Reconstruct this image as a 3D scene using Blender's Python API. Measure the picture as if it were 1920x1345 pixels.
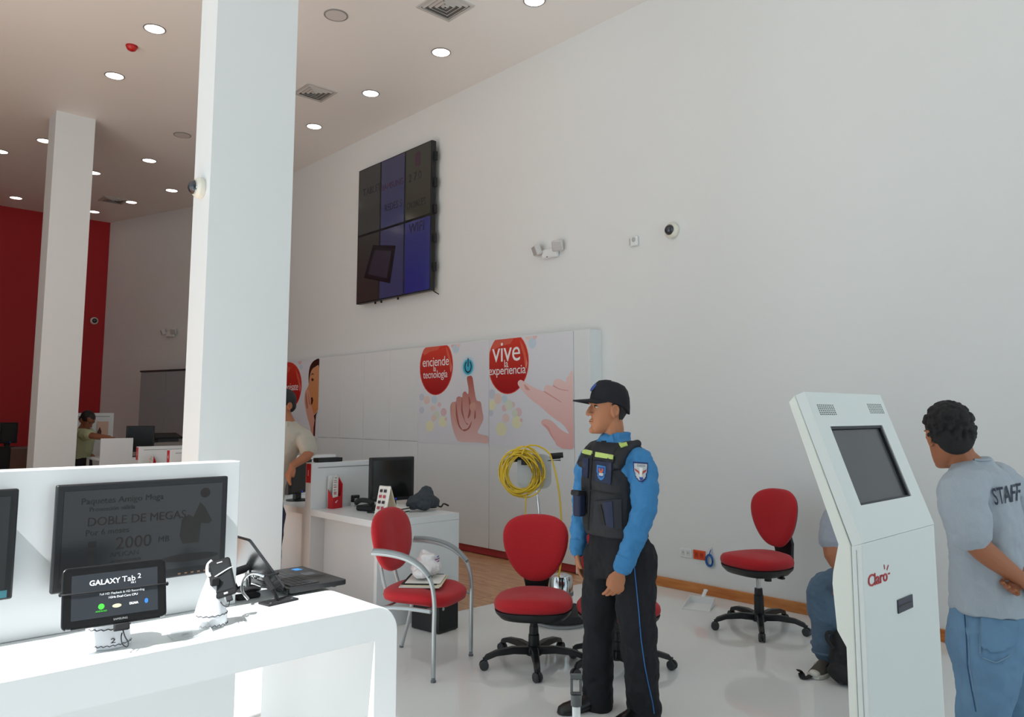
import bpy, bmesh, math, random
from mathutils import Vector, Matrix, Euler
import numpy as np

random.seed(7)
PI = math.pi
scene = bpy.context.scene
COL = scene.collection
for o in list(bpy.data.objects):
    bpy.data.objects.remove(o)

# ------------------------------------------------------------------ camera
FOC, PCX, PCY, CAMH = 1433.8, 960.0, 625.0, 1.55
YAW, PITCH = math.radians(42.93), math.radians(6.087)
cam_data = bpy.data.cameras.new('camera')
cam_data.sensor_width = 36.0
cam_data.lens = 36.0 * FOC / 1920.0
cam_data.shift_y = -(672.5 - PCY) / 1920.0
cam_data.clip_start = 0.05
cam_data.clip_end = 300
cam = bpy.data.objects.new('camera', cam_data)
COL.objects.link(cam)
cam.location = (0, 0, CAMH)
cam.rotation_euler = (PI / 2 + PITCH, 0, -YAW)
scene.camera = cam

# ------------------------------------------------------------------ world, sun, exposure
world = bpy.data.worlds.new('sky')
scene.world = world
world.use_nodes = True
bg = world.node_tree.nodes['Background']
bg.inputs[0].default_value = (0.70, 0.88, 1.0, 1)
bg.inputs[1].default_value = 1.6
sun_data = bpy.data.lights.new('sun', 'SUN')
sun_data.energy = 12.0
sun_data.angle = math.radians(0.6)
sun_data.color = (0.97, 0.985, 1.0)
sun = bpy.data.objects.new('sun', sun_data)
COL.objects.link(sun)
SUN_DIR = Vector((0.86, 0.12, -1.0)).normalized()
sun.rotation_euler = SUN_DIR.to_track_quat('-Z', 'Y').to_euler()
sun.location = (-8, -4, 12)
vs = scene.view_settings
vs.view_transform = 'Standard'
vs.look = 'None'
vs.gamma = 1.0
vs.use_curve_mapping = False
vs.exposure = -0.5

# ------------------------------------------------------------------ helpers: photo ray -> point of the place
_F = Vector((math.sin(YAW) * math.cos(PITCH), math.cos(YAW) * math.cos(PITCH), math.sin(PITCH)))
_R = Vector((math.cos(YAW), -math.sin(YAW), 0))
_U = _R.cross(_F)
_C = Vector((0, 0, CAMH))
_FH = Vector((math.sin(YAW), math.cos(YAW), 0))
def ray(x, y):
    return _F + _R * ((x - PCX) / FOC) - _U * ((y - PCY) / FOC)
def at_x(x, y, X):
    d = ray(x, y); return _C + d * (X / d.x)
def at_y(x, y, Y):
    d = ray(x, y); return _C + d * (Y / d.y)
def at_z(x, y, Z):
    d = ray(x, y); return _C + d * ((Z - CAMH) / d.z)
def at_d(x, y, D):
    d = ray(x, y); return _C + d * (D / d.dot(_FH))

# ------------------------------------------------------------------ materials
def lin(c):
    if isinstance(c, str):
        c = c.lstrip('#'); c = [int(c[i:i + 2], 16) / 255 for i in (0, 2, 4)]
        c = [v / 12.92 if v <= 0.04045 else ((v + 0.055) / 1.055) ** 2.4 for v in c]
    return (c[0], c[1], c[2], 1.0)
MATS = {}
def mat(name, col, rough=0.5, metal=0.0, var=0.0, scale=8.0, bump=0.0, bscale=200.0, emit=None, estr=0.0,
        spec=0.5, coat=0.0, trans=0.0, sheen=0.0, sss=0.0, alpha=1.0):
    if name in MATS:
        return MATS[name]
    m = bpy.data.materials.new(name)
    m.use_nodes = True
    nt = m.node_tree; N = nt.nodes; L = nt.links
    b = N['Principled BSDF']
    c = lin(col)
    b.inputs['Base Color'].default_value = c
    b.inputs['Roughness'].default_value = rough
    b.inputs['Metallic'].default_value = metal
    b.inputs['Specular IOR Level'].default_value = spec
    if coat: b.inputs['Coat Weight'].default_value = coat; b.inputs['Coat Roughness'].default_value = 0.05
    if trans: b.inputs['Transmission Weight'].default_value = trans; b.inputs['IOR'].default_value = 1.49
    if sheen: b.inputs['Sheen Weight'].default_value = sheen
    if alpha < 1: b.inputs['Alpha'].default_value = alpha
    if emit is not None:
        b.inputs['Emission Color'].default_value = lin(emit); b.inputs['Emission Strength'].default_value = estr
    tc = None
    if var or bump:
        tc = N.new('ShaderNodeTexCoord')
    if var:
        nz = N.new('ShaderNodeTexNoise'); nz.inputs['Scale'].default_value = scale; nz.inputs['Detail'].default_value = 4
        L.new(tc.outputs['Object'], nz.inputs['Vector'])
        mx = N.new('ShaderNodeMix'); mx.data_type = 'RGBA'
        mx.inputs[6].default_value = tuple(max(0, v * (1 - var)) for v in c[:3]) + (1,)
        mx.inputs[7].default_value = tuple(min(1, v * (1 + var)) for v in c[:3]) + (1,)
        L.new(nz.outputs['Fac'], mx.inputs[0]); L.new(mx.outputs[2], b.inputs['Base Color'])
    if bump:
        nb = N.new('ShaderNodeTexNoise'); nb.inputs['Scale'].default_value = bscale; nb.inputs['Detail'].default_value = 3
        L.new(tc.outputs['Object'], nb.inputs['Vector'])
        bp = N.new('ShaderNodeBump'); bp.inputs['Strength'].default_value = bump; bp.inputs['Distance'].default_value = 0.004
        L.new(nb.outputs['Fac'], bp.inputs['Height']); L.new(bp.outputs['Normal'], b.inputs['Normal'])
    MATS[name] = m
    return m

def wood_mat(name, c1, c2, axis=1, rough=0.3, sc=3.0):
    if name in MATS: return MATS[name]
    m = bpy.data.materials.new(name); m.use_nodes = True
    nt = m.node_tree; N = nt.nodes; L = nt.links; b = N['Principled BSDF']
    b.inputs['Roughness'].default_value = rough
    tc = N.new('ShaderNodeTexCoord'); mp = N.new('ShaderNodeMapping')
    s = [14.0, 14.0, 14.0]; s[axis] = 1.3
    mp.inputs['Scale'].default_value = s
    nz = N.new('ShaderNodeTexNoise'); nz.inputs['Scale'].default_value = sc; nz.inputs['Detail'].default_value = 6
    nz.inputs['Distortion'].default_value = 0.6
    oi = N.new('ShaderNodeObjectInfo')
    ad = N.new('ShaderNodeVectorMath'); ad.operation = 'ADD'
    L.new(tc.outputs['Object'], ad.inputs[0]); L.new(oi.outputs['Random'], ad.inputs[1])
    L.new(ad.outputs[0], mp.inputs['Vector']); L.new(mp.outputs['Vector'], nz.inputs['Vector'])
    rp = N.new('ShaderNodeValToRGB'); rp.color_ramp.elements[0].position = 0.3; rp.color_ramp.elements[1].position = 0.72
    rp.color_ramp.elements[0].color = lin(c1); rp.color_ramp.elements[1].color = lin(c2)
    L.new(nz.outputs['Fac'], rp.inputs['Fac']); L.new(rp.outputs['Color'], b.inputs['Base Color'])
    MATS[name] = m
    return m

# palette
WHITE = mat('white_lacquer', '#eef1f1', 0.28, var=0.01)
WHITE_P = mat('white_plastic', '#ecedec', 0.4, var=0.015)
KIOSK = mat('kiosk_white_powder_coat', '#e6ebe8', 0.42, bump=0.03, bscale=500)
KIOSK_LIT = mat('kiosk_lit_side_coat', '#eeefe6', 0.42, bump=0.03, bscale=500)  # same white coat, with the brighter light on the side painted into its colour
WALLM = mat('white_wall_paint', '#eaeae8', 0.75, var=0.012, scale=1.2, bump=0.05, bscale=120)
CEILM = mat('white_ceiling_paint', '#f6f3ef', 0.55, var=0.012, scale=1.0, bump=0.03, bscale=90)
REDWALL = mat('red_wall_paint', '#b00814', 0.6, var=0.05, scale=1.0)
BLACK = mat('black_plastic', '#17181a', 0.42, var=0.1)
BLACKM = mat('black_matte', '#1b1b1d', 0.7, var=0.12)
BLACKG = mat('black_gloss', '#0b0c0e', 0.12)
DGREY = mat('dark_grey_plastic', '#35373a', 0.5, var=0.08)
GREY = mat('grey_plastic', '#6d7072', 0.45, var=0.05)
LGREY = mat('light_grey_plastic', '#b9bbba', 0.45, var=0.03)
SILVER = mat('silver_painted_steel', '#b4babb', 0.32, 0.55, var=0.03)
CHROME = mat('chrome', '#d4d6d6', 0.12, 1.0)
RED_F = mat('red_fabric', '#bb1420', 0.85, var=0.14, scale=90, bump=0.35, bscale=900, sheen=0.15)
REDP = mat('red_print', '#c5101f', 0.4)
REDPL = mat('red_plinth', '#b03a40', 0.35, var=0.06)
YELLOW = mat('yellow_cable', '#d8b52a', 0.45, var=0.08)
BLUE_C = mat('blue_cable', '#1e62ab', 0.4)
PAPER = mat('white_paper', '#efece4', 0.7, var=0.02)
CREAM = mat('cream_card', '#e6dcbf', 0.7, var=0.03)
INK = mat('black_ink', '#1b1a1c', 0.6)
WOODB = wood_mat('orange_wood', '#b9662c', '#dc9450', 1, 0.35, 2.0)
WOODF = wood_mat('laminate_wood', '#b67a50', '#dcb084', 1, 0.32, 2.2)
FLOORM = mat('polished_white_floor', '#ececea', 0.05, var=0.02, scale=0.7, spec=0.55)
WHITEPRINT = mat('white_print', '#f6f4f4', 0.5)
SKIN_TAN = mat('tan_skin', '#b97a56', 0.55, var=0.06, scale=14, bump=0.08, bscale=260)
SKIN_ARM = mat('brown_skin', '#a86a49', 0.55, var=0.07, scale=14, bump=0.08, bscale=260)
SKIN_DK = mat('deep_brown_skin', '#8f5a40', 0.55, var=0.06, scale=14)
HAIR = mat('black_hair', '#171416', 0.6, var=0.3, scale=60, bump=0.4, bscale=350)
NAVY = mat('navy_cloth', '#1c1e2b', 0.8, var=0.12, scale=40, bump=0.3, bscale=500)

# ------------------------------------------------------------------ mesh builder
def rotm(rx=0, ry=0, rz=0):
    return Euler((rx, ry, rz)).to_matrix()
def frame_from(d, up=Vector((0, 0, 1))):
    d = Vector(d).normalized()
    if abs(d.dot(up)) > 0.98: up = Vector((1, 0, 0))
    a = d.cross(up).normalized(); b = a.cross(d).normalized()
    return a, b
class MB:
    def __init__(s, xf=None):
        s.v = []; s.f = []; s.xf = xf
    def add(s, vs_, fs_):
        n = len(s.v)
        for v in vs_:
            v = Vector(v)
            s.v.append(s.xf @ v if s.xf is not None else v)
        for f in fs_: s.f.append([i + n for i in f])
        return s
    def box(s, x0, y0, z0, x1, y1, z1, m=None):
        vs_ = [Vector((x, y, z)) for z in (z0, z1) for y in (y0, y1) for x in (x0, x1)]
        if m is not None: vs_ = [m @ v for v in vs_]
        return s.add(vs_, [(0, 2, 3, 1), (4, 5, 7, 6), (0, 1, 5, 4), (2, 6, 7, 3), (0, 4, 6, 2), (1, 3, 7, 5)])
    def obox(s, c, sz, rot=None):
        c = Vector(c); h = [q / 2 for q in sz]
        vs_ = [Vector((x, y, z)) for z in (-h[2], h[2]) for y in (-h[1], h[1]) for x in (-h[0], h[0])]
        if rot is not None: vs_ = [rot @ v for v in vs_]
        return s.add([v + c for v in vs_], [(0, 2, 3, 1), (4, 5, 7, 6), (0, 1, 5, 4), (2, 6, 7, 3), (0, 4, 6, 2), (1, 3, 7, 5)])
    def loft(s, rings, cap=True, closed=False):
        n = len(rings[0]); vs_ = [v for r_ in rings for v in r_]; fs_ = []
        m = len(rings)
        for i in range(m if closed else m - 1):
            for j in range(n):
                a = i * n + j; b_ = i * n + (j + 1) % n; c = ((i + 1) % m) * n + (j + 1) % n; d = ((i + 1) % m) * n + j
                fs_.append((a, b_, c, d))
        if cap and not closed:
            fs_.append(tuple(range(n - 1, -1, -1))); fs_.append(tuple((m - 1) * n + j for j in range(n)))
        return s.add(vs_, fs_)
    def cyl(s, p0, p1, r0, r1=None, n=16):
        r1 = r0 if r1 is None else r1
        p0 = Vector(p0); p1 = Vector(p1); a, b_ = frame_from(p1 - p0)
        rg = [[p + (a * math.cos(t) + b_ * math.sin(t)) * r_ for t in [2 * PI * k / n for k in range(n)]] for p, r_ in ((p0, r0), (p1, r1))]
        return s.loft(rg)
    def tube(s, pts, r, n=8, closed=False, flat=1.0, up=None):
        pts = [Vector(p) for p in pts]; m = len(pts)
        rs = r if isinstance(r, (list, tuple)) else [r] * m
        rings = []; a = None
        for i, p in enumerate(pts):
            if closed: t = pts[(i + 1) % m] - pts[i - 1]
            else: t = pts[min(i + 1, m - 1)] - pts[max(i - 1, 0)]
            if t.length < 1e-9: t = Vector((0, 0, 1))
            t.normalize()
            if up is not None: a, b_ = frame_from(t, Vector(up))
            elif a is None: a, b_ = frame_from(t)
            else:
                a = (a - t * a.dot(t)); a = a.normalized() if a.length > 1e-6 else frame_from(t)[0]; b_ = a.cross(t) * -1
                b_ = t.cross(a)
            rings.append([p + (a * math.cos(q) + b_ * (math.sin(q) * flat)) * rs[i] for q in [2 * PI * k / n for k in range(n)]])
        return s.loft(rings, closed=closed)
    def lathe(s, prof, c=(0, 0, 0), n=24, rot=None):
        c = Vector(c); rings = []
        for r_, z in prof:
            rg = [Vector((max(r_, 1e-5) * math.cos(2 * PI * k / n), max(r_, 1e-5) * math.sin(2 * PI * k / n), z)) for k in range(n)]
            if rot is not None: rg = [rot @ v for v in rg]
            rings.append([v + c for v in rg])
        return s.loft(rings)
    def prism(s, poly, vec):
        poly = [Vector(p) for p in poly]; vec = Vector(vec); n = len(poly)
        fs_ = [tuple(range(n - 1, -1, -1)), tuple(range(n, 2 * n))] + [(i, (i + 1) % n, n + (i + 1) % n, n + i) for i in range(n)]
        return s.add(poly + [p + vec for p in poly], fs_)
    def ell(s, c, r, rot=None, nu=16, nv=10):
        c = Vector(c); r = (r, r, r) if isinstance(r, (int, float)) else r
        rings = []
        for i in range(nv + 1):
            ph = -PI / 2 + PI * i / nv; ph = max(-PI / 2 + 0.02, min(PI / 2 - 0.02, ph))
            rg = [Vector((r[0] * math.cos(ph) * math.cos(2 * PI * k / nu), r[1] * math.cos(ph) * math.sin(2 * PI * k / nu), r[2] * math.sin(ph))) for k in range(nu)]
            if rot is not None: rg = [rot @ v for v in rg]
            rings.append([v + c for v in rg])
        return s.loft(rings)
    def limb(s, pts, rs, n=14):                       # closed tapering tube with round ends
        pts = [Vector(p) for p in pts]
        P = []; Rr = []
        for i in range(len(pts) - 1):
            k = max(1, int((pts[i + 1] - pts[i]).length / 0.04))
            for j in range(k):
                t = j / k; P.append(pts[i].lerp(pts[i + 1], t)); Rr.append(rs[i] * (1 - t) + rs[i + 1] * t)
        P.append(pts[-1]); Rr.append(rs[-1])
        if len(P) > 4:                                  # round the bends
            for _ in range(2):
                P = [P[0]] + [P[i] * 0.5 + (P[i - 1] + P[i + 1]) * 0.25 for i in range(1, len(P) - 1)] + [P[-1]]
        d0 = (P[0] - P[1]).normalized(); d1 = (P[-1] - P[-2]).normalized()
        P = [P[0] + d0 * Rr[0] * 0.85, P[0] + d0 * Rr[0] * 0.5] + P + [P[-1] + d1 * Rr[-1] * 0.5, P[-1] + d1 * Rr[-1] * 0.85]
        Rr = [Rr[0] * 0.5, Rr[0] * 0.86] + Rr + [Rr[-1] * 0.86, Rr[-1] * 0.5]
        return s.tube(P, Rr, n)
    def mesh(s, name):
        me = bpy.data.meshes.new(name)
        me.from_pydata([tuple(v) for v in s.v], [], s.f)
        bm = bmesh.new(); bm.from_mesh(me)
        bmesh.ops.recalc_face_normals(bm, faces=bm.faces)
        bm.to_mesh(me); bm.free()
        return me
    def build(s, name, m, parent=None, smooth=35, bevel=0.0, bseg=2, sub=0, **tags):
        me = s.mesh(name)
        me.materials.append(m)
        return link(name, me, parent, smooth, bevel, bseg, sub, **tags)
    def blob(s, name, m, parent=None, voxel=0.006, it=4, fac=0.5, wrinkle=0.0, wscale=0.12, **tags):
        """union of the closed shapes as one continuous surface"""
        me = s.mesh(name)
        ob = bpy.data.objects.new(name, me); COL.objects.link(ob)
        md = ob.modifiers.new('r', 'REMESH'); md.mode = 'VOXEL'; md.voxel_size = voxel; md.adaptivity = 0
        sm = ob.modifiers.new('s', 'SMOOTH'); sm.iterations = it; sm.factor = fac
        if wrinkle:
            tx = bpy.data.textures.new(name + '_folds', 'CLOUDS'); tx.noise_scale = wscale; tx.noise_depth = 2
            dm = ob.modifiers.new('d', 'DISPLACE'); dm.texture = tx; dm.strength = wrinkle; dm.mid_level = 0.5; dm.texture_coords = 'LOCAL'
        dg = bpy.context.evaluated_depsgraph_get()
        me2 = bpy.data.meshes.new_from_object(ob.evaluated_get(dg), depsgraph=dg)
        bpy.data.objects.remove(ob); bpy.data.meshes.remove(me)
        me2.name = name; me2.materials.clear(); me2.materials.append(m)
        return link(name, me2, parent, 180, **tags)

def link(name, me, parent=None, smooth=35, bevel=0.0, bseg=2, sub=0, label=None, cat=None, group=None, kind=None):
    o = bpy.data.objects.new(name, me); COL.objects.link(o)
    if parent is not None: o.parent = parent
    if smooth:
        me.polygons.foreach_set('use_smooth', [True] * len(me.polygons))
        if smooth < 180: me.set_sharp_from_angle(angle=math.radians(smooth))
    if bevel:
        b = o.modifiers.new('bevel', 'BEVEL'); b.width = bevel; b.segments = bseg; b.limit_method = 'ANGLE'; b.angle_limit = math.radians(40)
        b.harden_normals = False
    if sub:
        b = o.modifiers.new('sub', 'SUBSURF'); b.levels = sub; b.render_levels = sub
    tag(o, label, cat, group, kind)
    return o
def tag(o, label=None, cat=None, group=None, kind=None):
    if label: o['label'] = label
    if cat: o['category'] = cat
    if group: o['group'] = group
    if kind: o['kind'] = kind
    return o
def thing(name, label, cat, loc=(0, 0, 0), rz=0.0, group=None):
    o = bpy.data.objects.new(name, None); COL.objects.link(o)
    o.location = loc; o.rotation_euler = (0, 0, rz); o.empty_display_size = 0.1
    return tag(o, label, cat, group)
def copy_tree(o, parent=None):
    c = o.copy(); COL.objects.link(c); c.parent = parent
    for ch in list(o.children): copy_tree(ch, c)
    return c
def text(name, s, size, m, parent, origin, xdir, ydir, align='CENTER', sx=1.0, ext=0.0006, bold=0.0, shear=0.0, space=1.0):
    """flat lettering as a mesh; xdir/ydir span the plane it lies on"""
    cu = bpy.data.curves.new(name, 'FONT'); cu.body = s; cu.size = size; cu.align_x = align; cu.align_y = 'CENTER'
    cu.extrude = ext; cu.offset = bold; cu.shear = shear; cu.resolution_u = 3; cu.space_character = space
    ob = bpy.data.objects.new(name, cu); COL.objects.link(ob)
    dg = bpy.context.evaluated_depsgraph_get()
    me = bpy.data.meshes.new_from_object(ob.evaluated_get(dg), depsgraph=dg)
    bpy.data.objects.remove(ob); bpy.data.curves.remove(cu)
    X = Vector(xdir).normalized(); Y = Vector(ydir).normalized(); Z = X.cross(Y)
    M = Matrix(((X.x * sx, Y.x, Z.x, origin[0]), (X.y * sx, Y.y, Z.y, origin[1]), (X.z * sx, Y.z, Z.z, origin[2]), (0, 0, 0, 1)))
    me.transform(M)
    me.materials.clear(); me.materials.append(m)
    return link(name, me, parent, 0)
def disc(c, rx, ry, X, Y, n=28, a0=0, a1=2 * PI):
    c = Vector(c); X = Vector(X); Y = Vector(Y)
    return [c + X * (rx * math.cos(a0 + (a1 - a0) * k / n)) + Y * (ry * math.sin(a0 + (a1 - a0) * k / n)) for k in range(n)]
def rrect(x0, y0, x1, y1, r, n=5):
    pts = []
    for cx_, cy_, a in ((x1 - r, y0 + r, -PI / 2), (x1 - r, y1 - r, 0), (x0 + r, y1 - r, PI / 2), (x0 + r, y0 + r, PI)):
        for k in range(n + 1):
            t = a + PI / 2 * k / n; pts.append((cx_ + r * math.cos(t), cy_ + r * math.sin(t)))
    return pts
def smooth_path(pts, k=6, closed=False):
    """Catmull-Rom through the points"""
    pts = [Vector(p) for p in pts]; n = len(pts); out = []
    for i in range(n if closed else n - 1):
        if closed: p0, p1, p2, p3 = pts[i - 1], pts[i], pts[(i + 1) % n], pts[(i + 2) % n]
        else: p0, p1, p2, p3 = pts[max(i - 1, 0)], pts[i], pts[i + 1], pts[min(i + 2, n - 1)]
        for j in range(k):
            t = j / k
            out.append(0.5 * ((2 * p1) + (p2 - p0) * t + (2 * p0 - 5 * p1 + 4 * p2 - p3) * t * t + (3 * p1 - p0 - 3 * p2 + p3) * t ** 3))
    if not closed: out.append(pts[-1])
    return out
# ================================================================== the room
XR, ZC, YB, YF, XL = 5.88, 5.635, 17.58, -3.2, -2.3
YBEND = 13.6
XCOR = 4.62
def struct(name, mb, m, parent=None, **k):
    o = mb.build(name, m, parent, **k)
    if parent is None: o['kind'] = 'structure'
    return o
YW = 4.875                                   # white floor ends, wood floor begins
floor = struct('floor', MB().box(XL - .2, YF - .2, -.1, XR + .2, YW, 0), FLOORM, smooth=0)
tag(floor, 'polished white stone floor of the shop front')
wfloor = struct('floor_rear', MB().box(XL - .2, YW, -.1, XR + .3, YB + .2, -.008), WOODF, smooth=0)
tag(wfloor, 'brown wood laminate floor behind the desks')
# planks of the wood floor where the photo shows them
pl_me = MB().box(0, 0, 0, .186, 1.196, .008).mesh('plank'); pl_me.materials.append(WOODF)
for ix in range(16):
    x = 2.62 + ix * .19
    off = [0, .7, .35, 1.0, .2][ix % 5]
    for iy in range(-1, 4):
        y0 = YW + iy * 1.2 + off; y1 = y0 + 1.196
        a, b_ = max(y0, YW + .001), min(y1, 8.6)
        if b_ - a < .08: continue
        if x + .186 > XR - .14: continue
        p = bpy.data.objects.new('plank', pl_me); COL.objects.link(p); p.parent = wfloor
        p.location = (x, a, -.008); p.scale = (1, (b_ - a) / 1.196, 1)
ceiling = struct('ceiling', MB().box(XL - .2, YF - .2, ZC, XR + .3, YB + .3, ZC + .25), CEILM, smooth=0)
struct('wall_right', MB().box(XR, YF - .2, 0, XR + .2, YBEND, ZC), WALLM, smooth=0)
mb = MB(); mb.prism([(XR, YBEND, 0), (XR + .2, YBEND, 0), (XCOR + .25, YB + .2, 0), (XCOR, YB, 0)], (0, 0, ZC))
struct('wall_right_rear', mb, WALLM, smooth=0)
struct('wall_back', MB().box(XL - .2, YB, 0, XCOR + .05, YB + .2, ZC), REDWALL, smooth=0)
struct('wall_left', MB().box(XL - .2, 8.5, 0, XL, YB, ZC), WALLM, smooth=0)
struct('wall_front_sky_block', MB().box(XL - .2, YF - .2, 0, 1.3, YF, ZC), WALLM, smooth=0)  # unseen wall, added to cut the skylight on the counter front
struct('wall_left_sun_block', MB().box(XL - .2, YF, 0, XL, 1.15, ZC), WALLM, smooth=0)  # unseen wall, added to keep sun off the floor before the counter
# shop front glazing bars, left and behind the photographer
k = 0
FRAME = mat('white_aluminium_frame', '#dfe1e0', 0.4, 0.3)
for y in (1.18, 3.35, 4.8, 6.25, 8.47):
    k += 1; struct('trim_%d' % k, MB().box(XL - .05, y - .03, 0, XL + .05, y + .03, ZC), FRAME, smooth=0)
for x in (1.33, 2.85, 4.35, 5.84):
    k += 1; struct('trim_%d' % k, MB().box(x - .03, YF - .05, 0, x + .03, YF + .05, ZC), FRAME, smooth=0)
k += 1; struct('trim_%d' % k, MB().box(1.3, YF - .04, 2.7, XR, YF + .04, 2.78), FRAME, smooth=0)
# pavement outside
PAVE = mat('concrete_pavement', '#c8c9c6', 0.85, var=0.1, scale=2)
struct('ground', MB().box(-40, -40, -.16, 40, 30, -.101), PAVE, smooth=0)
# skirting board on the right wall (in lengths)
struct('baseboard_right', MB().box(XR - .022, YF, 0, XR - .0005, 4.99, .085), WOODB, smooth=0, bevel=.004)
# columns
COLM = mat('white_column_paint', '#e9ecec', 0.6, var=0.012, scale=1.5)
struct('column', MB().box(1.981, 5.2, 0, 2.595, 5.5, ZC - .0005), COLM, smooth=0)
tag(bpy.data.objects['column'], 'broad white square column standing behind the display counter')
c1 = struct('column_rear', MB().box(2.27, 11.46, 0, 2.75, 11.85, ZC - .0005), COLM, smooth=0)
tag(c1, 'slimmer white column further back in front of the red wall')

# ------------------------------------------------------------------ ceiling fittings
LIGHT_E = mat('lamp_diffuser', '#ffffff', 0.5, emit='#fff6ec', estr=7.0)
RIM = mat('lamp_rim', '#8d8a88', 0.4, 0.3)
def downlight(px, py, label):
    p = at_z(px, py, ZC)
    t = thing('ceiling_light', label, 'ceiling light', (p.x, p.y, ZC), 0, 'round recessed ceiling lights')
    MB().lathe([(.098, -.0002), (.112, -.0002), (.112, -.006), (.104, -.010), (.098, -.006), (.098, -.0002)], n=28).build('rim', RIM, t)
    MB().lathe([(.0, -.0004), (.0975, -.0004), (.0975, -.004), (0, -.0055)], n=28).build('diffuser', LIGHT_E, t)
DL = [(290, 54, 'round lit ceiling light at top left near the red alarm dome'),
      (215, 142, 'round lit ceiling light left of the big column, below the red dome'),
      (827, 98, 'round lit ceiling light above the video wall, right of the speaker grille'),
      (695, 175, 'round lit ceiling light right of the small square air vent'),
      (589, 237, 'round lit ceiling light closest to the big column on its right side'),
      (1002, 1, 'round lit ceiling light cut by the top edge of the picture'),
      (280, 301, 'round lit ceiling light between the two columns, nearest to the viewer'),
      (322, 357, 'round lit ceiling light just left of the dome camera column'),
      (246, 379, 'round lit ceiling light beside the far ceiling vent'),
      (30, 371, 'round lit ceiling light just above the red wall, far left'),
      (176, 397, 'round lit ceiling light just above the red wall right of the slim column'),
      (176, 324, 'round lit ceiling light half hidden by the right edge of the slim column'),
      (84, 264, 'round lit ceiling light half hidden by the left edge of the slim column'),
      (1, 284, 'round lit ceiling light cut by the left edge of the picture')]
for a in DL: downlight(*a)
SPK = mat('speaker_grille_cloth', '#d8d3d0', 0.8, bump=0.4, bscale=900)
for px, py, lb in ((630, 28, 'grey round ceiling speaker grille near the top edge'), (342, 253, 'grey round ceiling speaker grille left of the big column')):
    p = at_z(px, py, ZC)
    t = thing('ceiling_speaker', lb, 'speaker', (p.x, p.y, ZC), 0, 'ceiling speakers')
    MB().lathe([(.105, -.0002), (.122, -.0002), (.122, -.008), (.110, -.011), (.107, -.008), (.107, -.0002)], n=28).build('rim', mat('speaker_rim', '#93908e', 0.5), t)
    MB().lathe([(0, -.0004), (.106, -.0004), (.106, -.008), (0, -.010)], n=28).build('grille', SPK, t)
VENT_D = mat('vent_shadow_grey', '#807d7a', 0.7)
VENT_W = mat('vent_white', '#c9c6c2', 0.5)
for (px, py, s, lb) in ((835, 11, .42, 'square louvred air vent at the top edge'), (590, 173, .42, 'square louvred air vent right of the big column'), (212, 375, .42, 'square louvred air vent far back above the red wall')):
    p = at_z(px, py, ZC)
    t = thing('ceiling_vent', lb, 'air vent', (p.x, p.y, ZC), 0, 'square ceiling vents')
    h = s / 2
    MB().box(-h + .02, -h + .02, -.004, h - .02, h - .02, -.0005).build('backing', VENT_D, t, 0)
    fr = MB()
    for a, b_, c, d in ((-h, -h, h, -h + .03), (-h, h - .03, h, h), (-h, -h + .03, -h + .03, h - .03), (h - .03, -h + .03, h, h - .03)):
        fr.box(a, b_, -.014, c, d, -.0005)
    fr.build('frame', VENT_W, t, 0)
    for i in range(4):                                      # four-way louvres, tilted
        q = -h + .06 + i * .045
        L = h - .05 - i * .045
        for sg in (-1, 1):
            MB().obox((0, sg * (h - .05 - i * .045), -.012), (2 * L, .028, .003), rotm(sg * .6, 0, 0)).build('louvre', VENT_W, t, 0)
            MB().obox((sg * (h - .05 - i * .045), 0, -.012), (.028, 2 * L, .003), rotm(0, -sg * .6, 0)).build('louvre', VENT_W, t, 0)
p = at_z(247, 86, ZC)
t = thing('alarm_dome', 'small red alarm dome on the ceiling at upper left', 'alarm', (p.x, p.y, ZC))
MB().lathe([(0, -.0005), (.062, -.0005), (.062, -.012), (0, -.012)], n=24).build('base', mat('red_base', '#b52a2a', .4), t)
MB().lathe([(.056, -.0125), (.054, -.03), (.043, -.048), (.025, -.058), (0, -.061)], n=24).build('dome', mat('red_dome', '#c32222', 0.25), t)

# ------------------------------------------------------------------ wall fittings
def dome_cam(p, normal, label, s=1.0):
    n = Vector(normal); q = n.to_track_quat('Z', 'Y').to_matrix()
    t = thing('dome_camera', label, 'security camera', p, 0, 'dome security cameras')
    MB().lathe([(0, .0005), (.072 * s, .0005), (.075 * s, .01), (.075 * s, .035), (.06 * s, .052), (.05 * s, .054), (0, .054)], n=28, rot=q).build('housing', mat('camera_cream', '#e7e4d6', .4), t)
    MB().lathe([(.05 * s, .0545), (.047 * s, .07), (.036 * s, .085), (.02 * s, .094), (0, .097)], n=24, rot=q).build('dome', mat('smoked_dome', '#2a2d33', .08, spec=.8), t)
    MB().lathe([(.046 * s, .056), (.05 * s, .0552), (.05 * s, .06), (.046 * s, .062)], n=24, rot=q).build('trim_ring', CHROME, t)
dome_cam(at_x(1262, 433, XR), (-1, 0, 0), 'white dome camera with dark glass on the big right wall')
p = at_x(386, 350, 1.981); dome_cam((1.9805, 5.34, p.z), (-1, 0, 0), 'white dome camera on the side of the big column', 1.0)
p = at_y(176, 602, YB); dome_cam((p.x, YB, p.z), (0, -1, 0), 'small dome camera on the red wall', 1.0)
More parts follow.
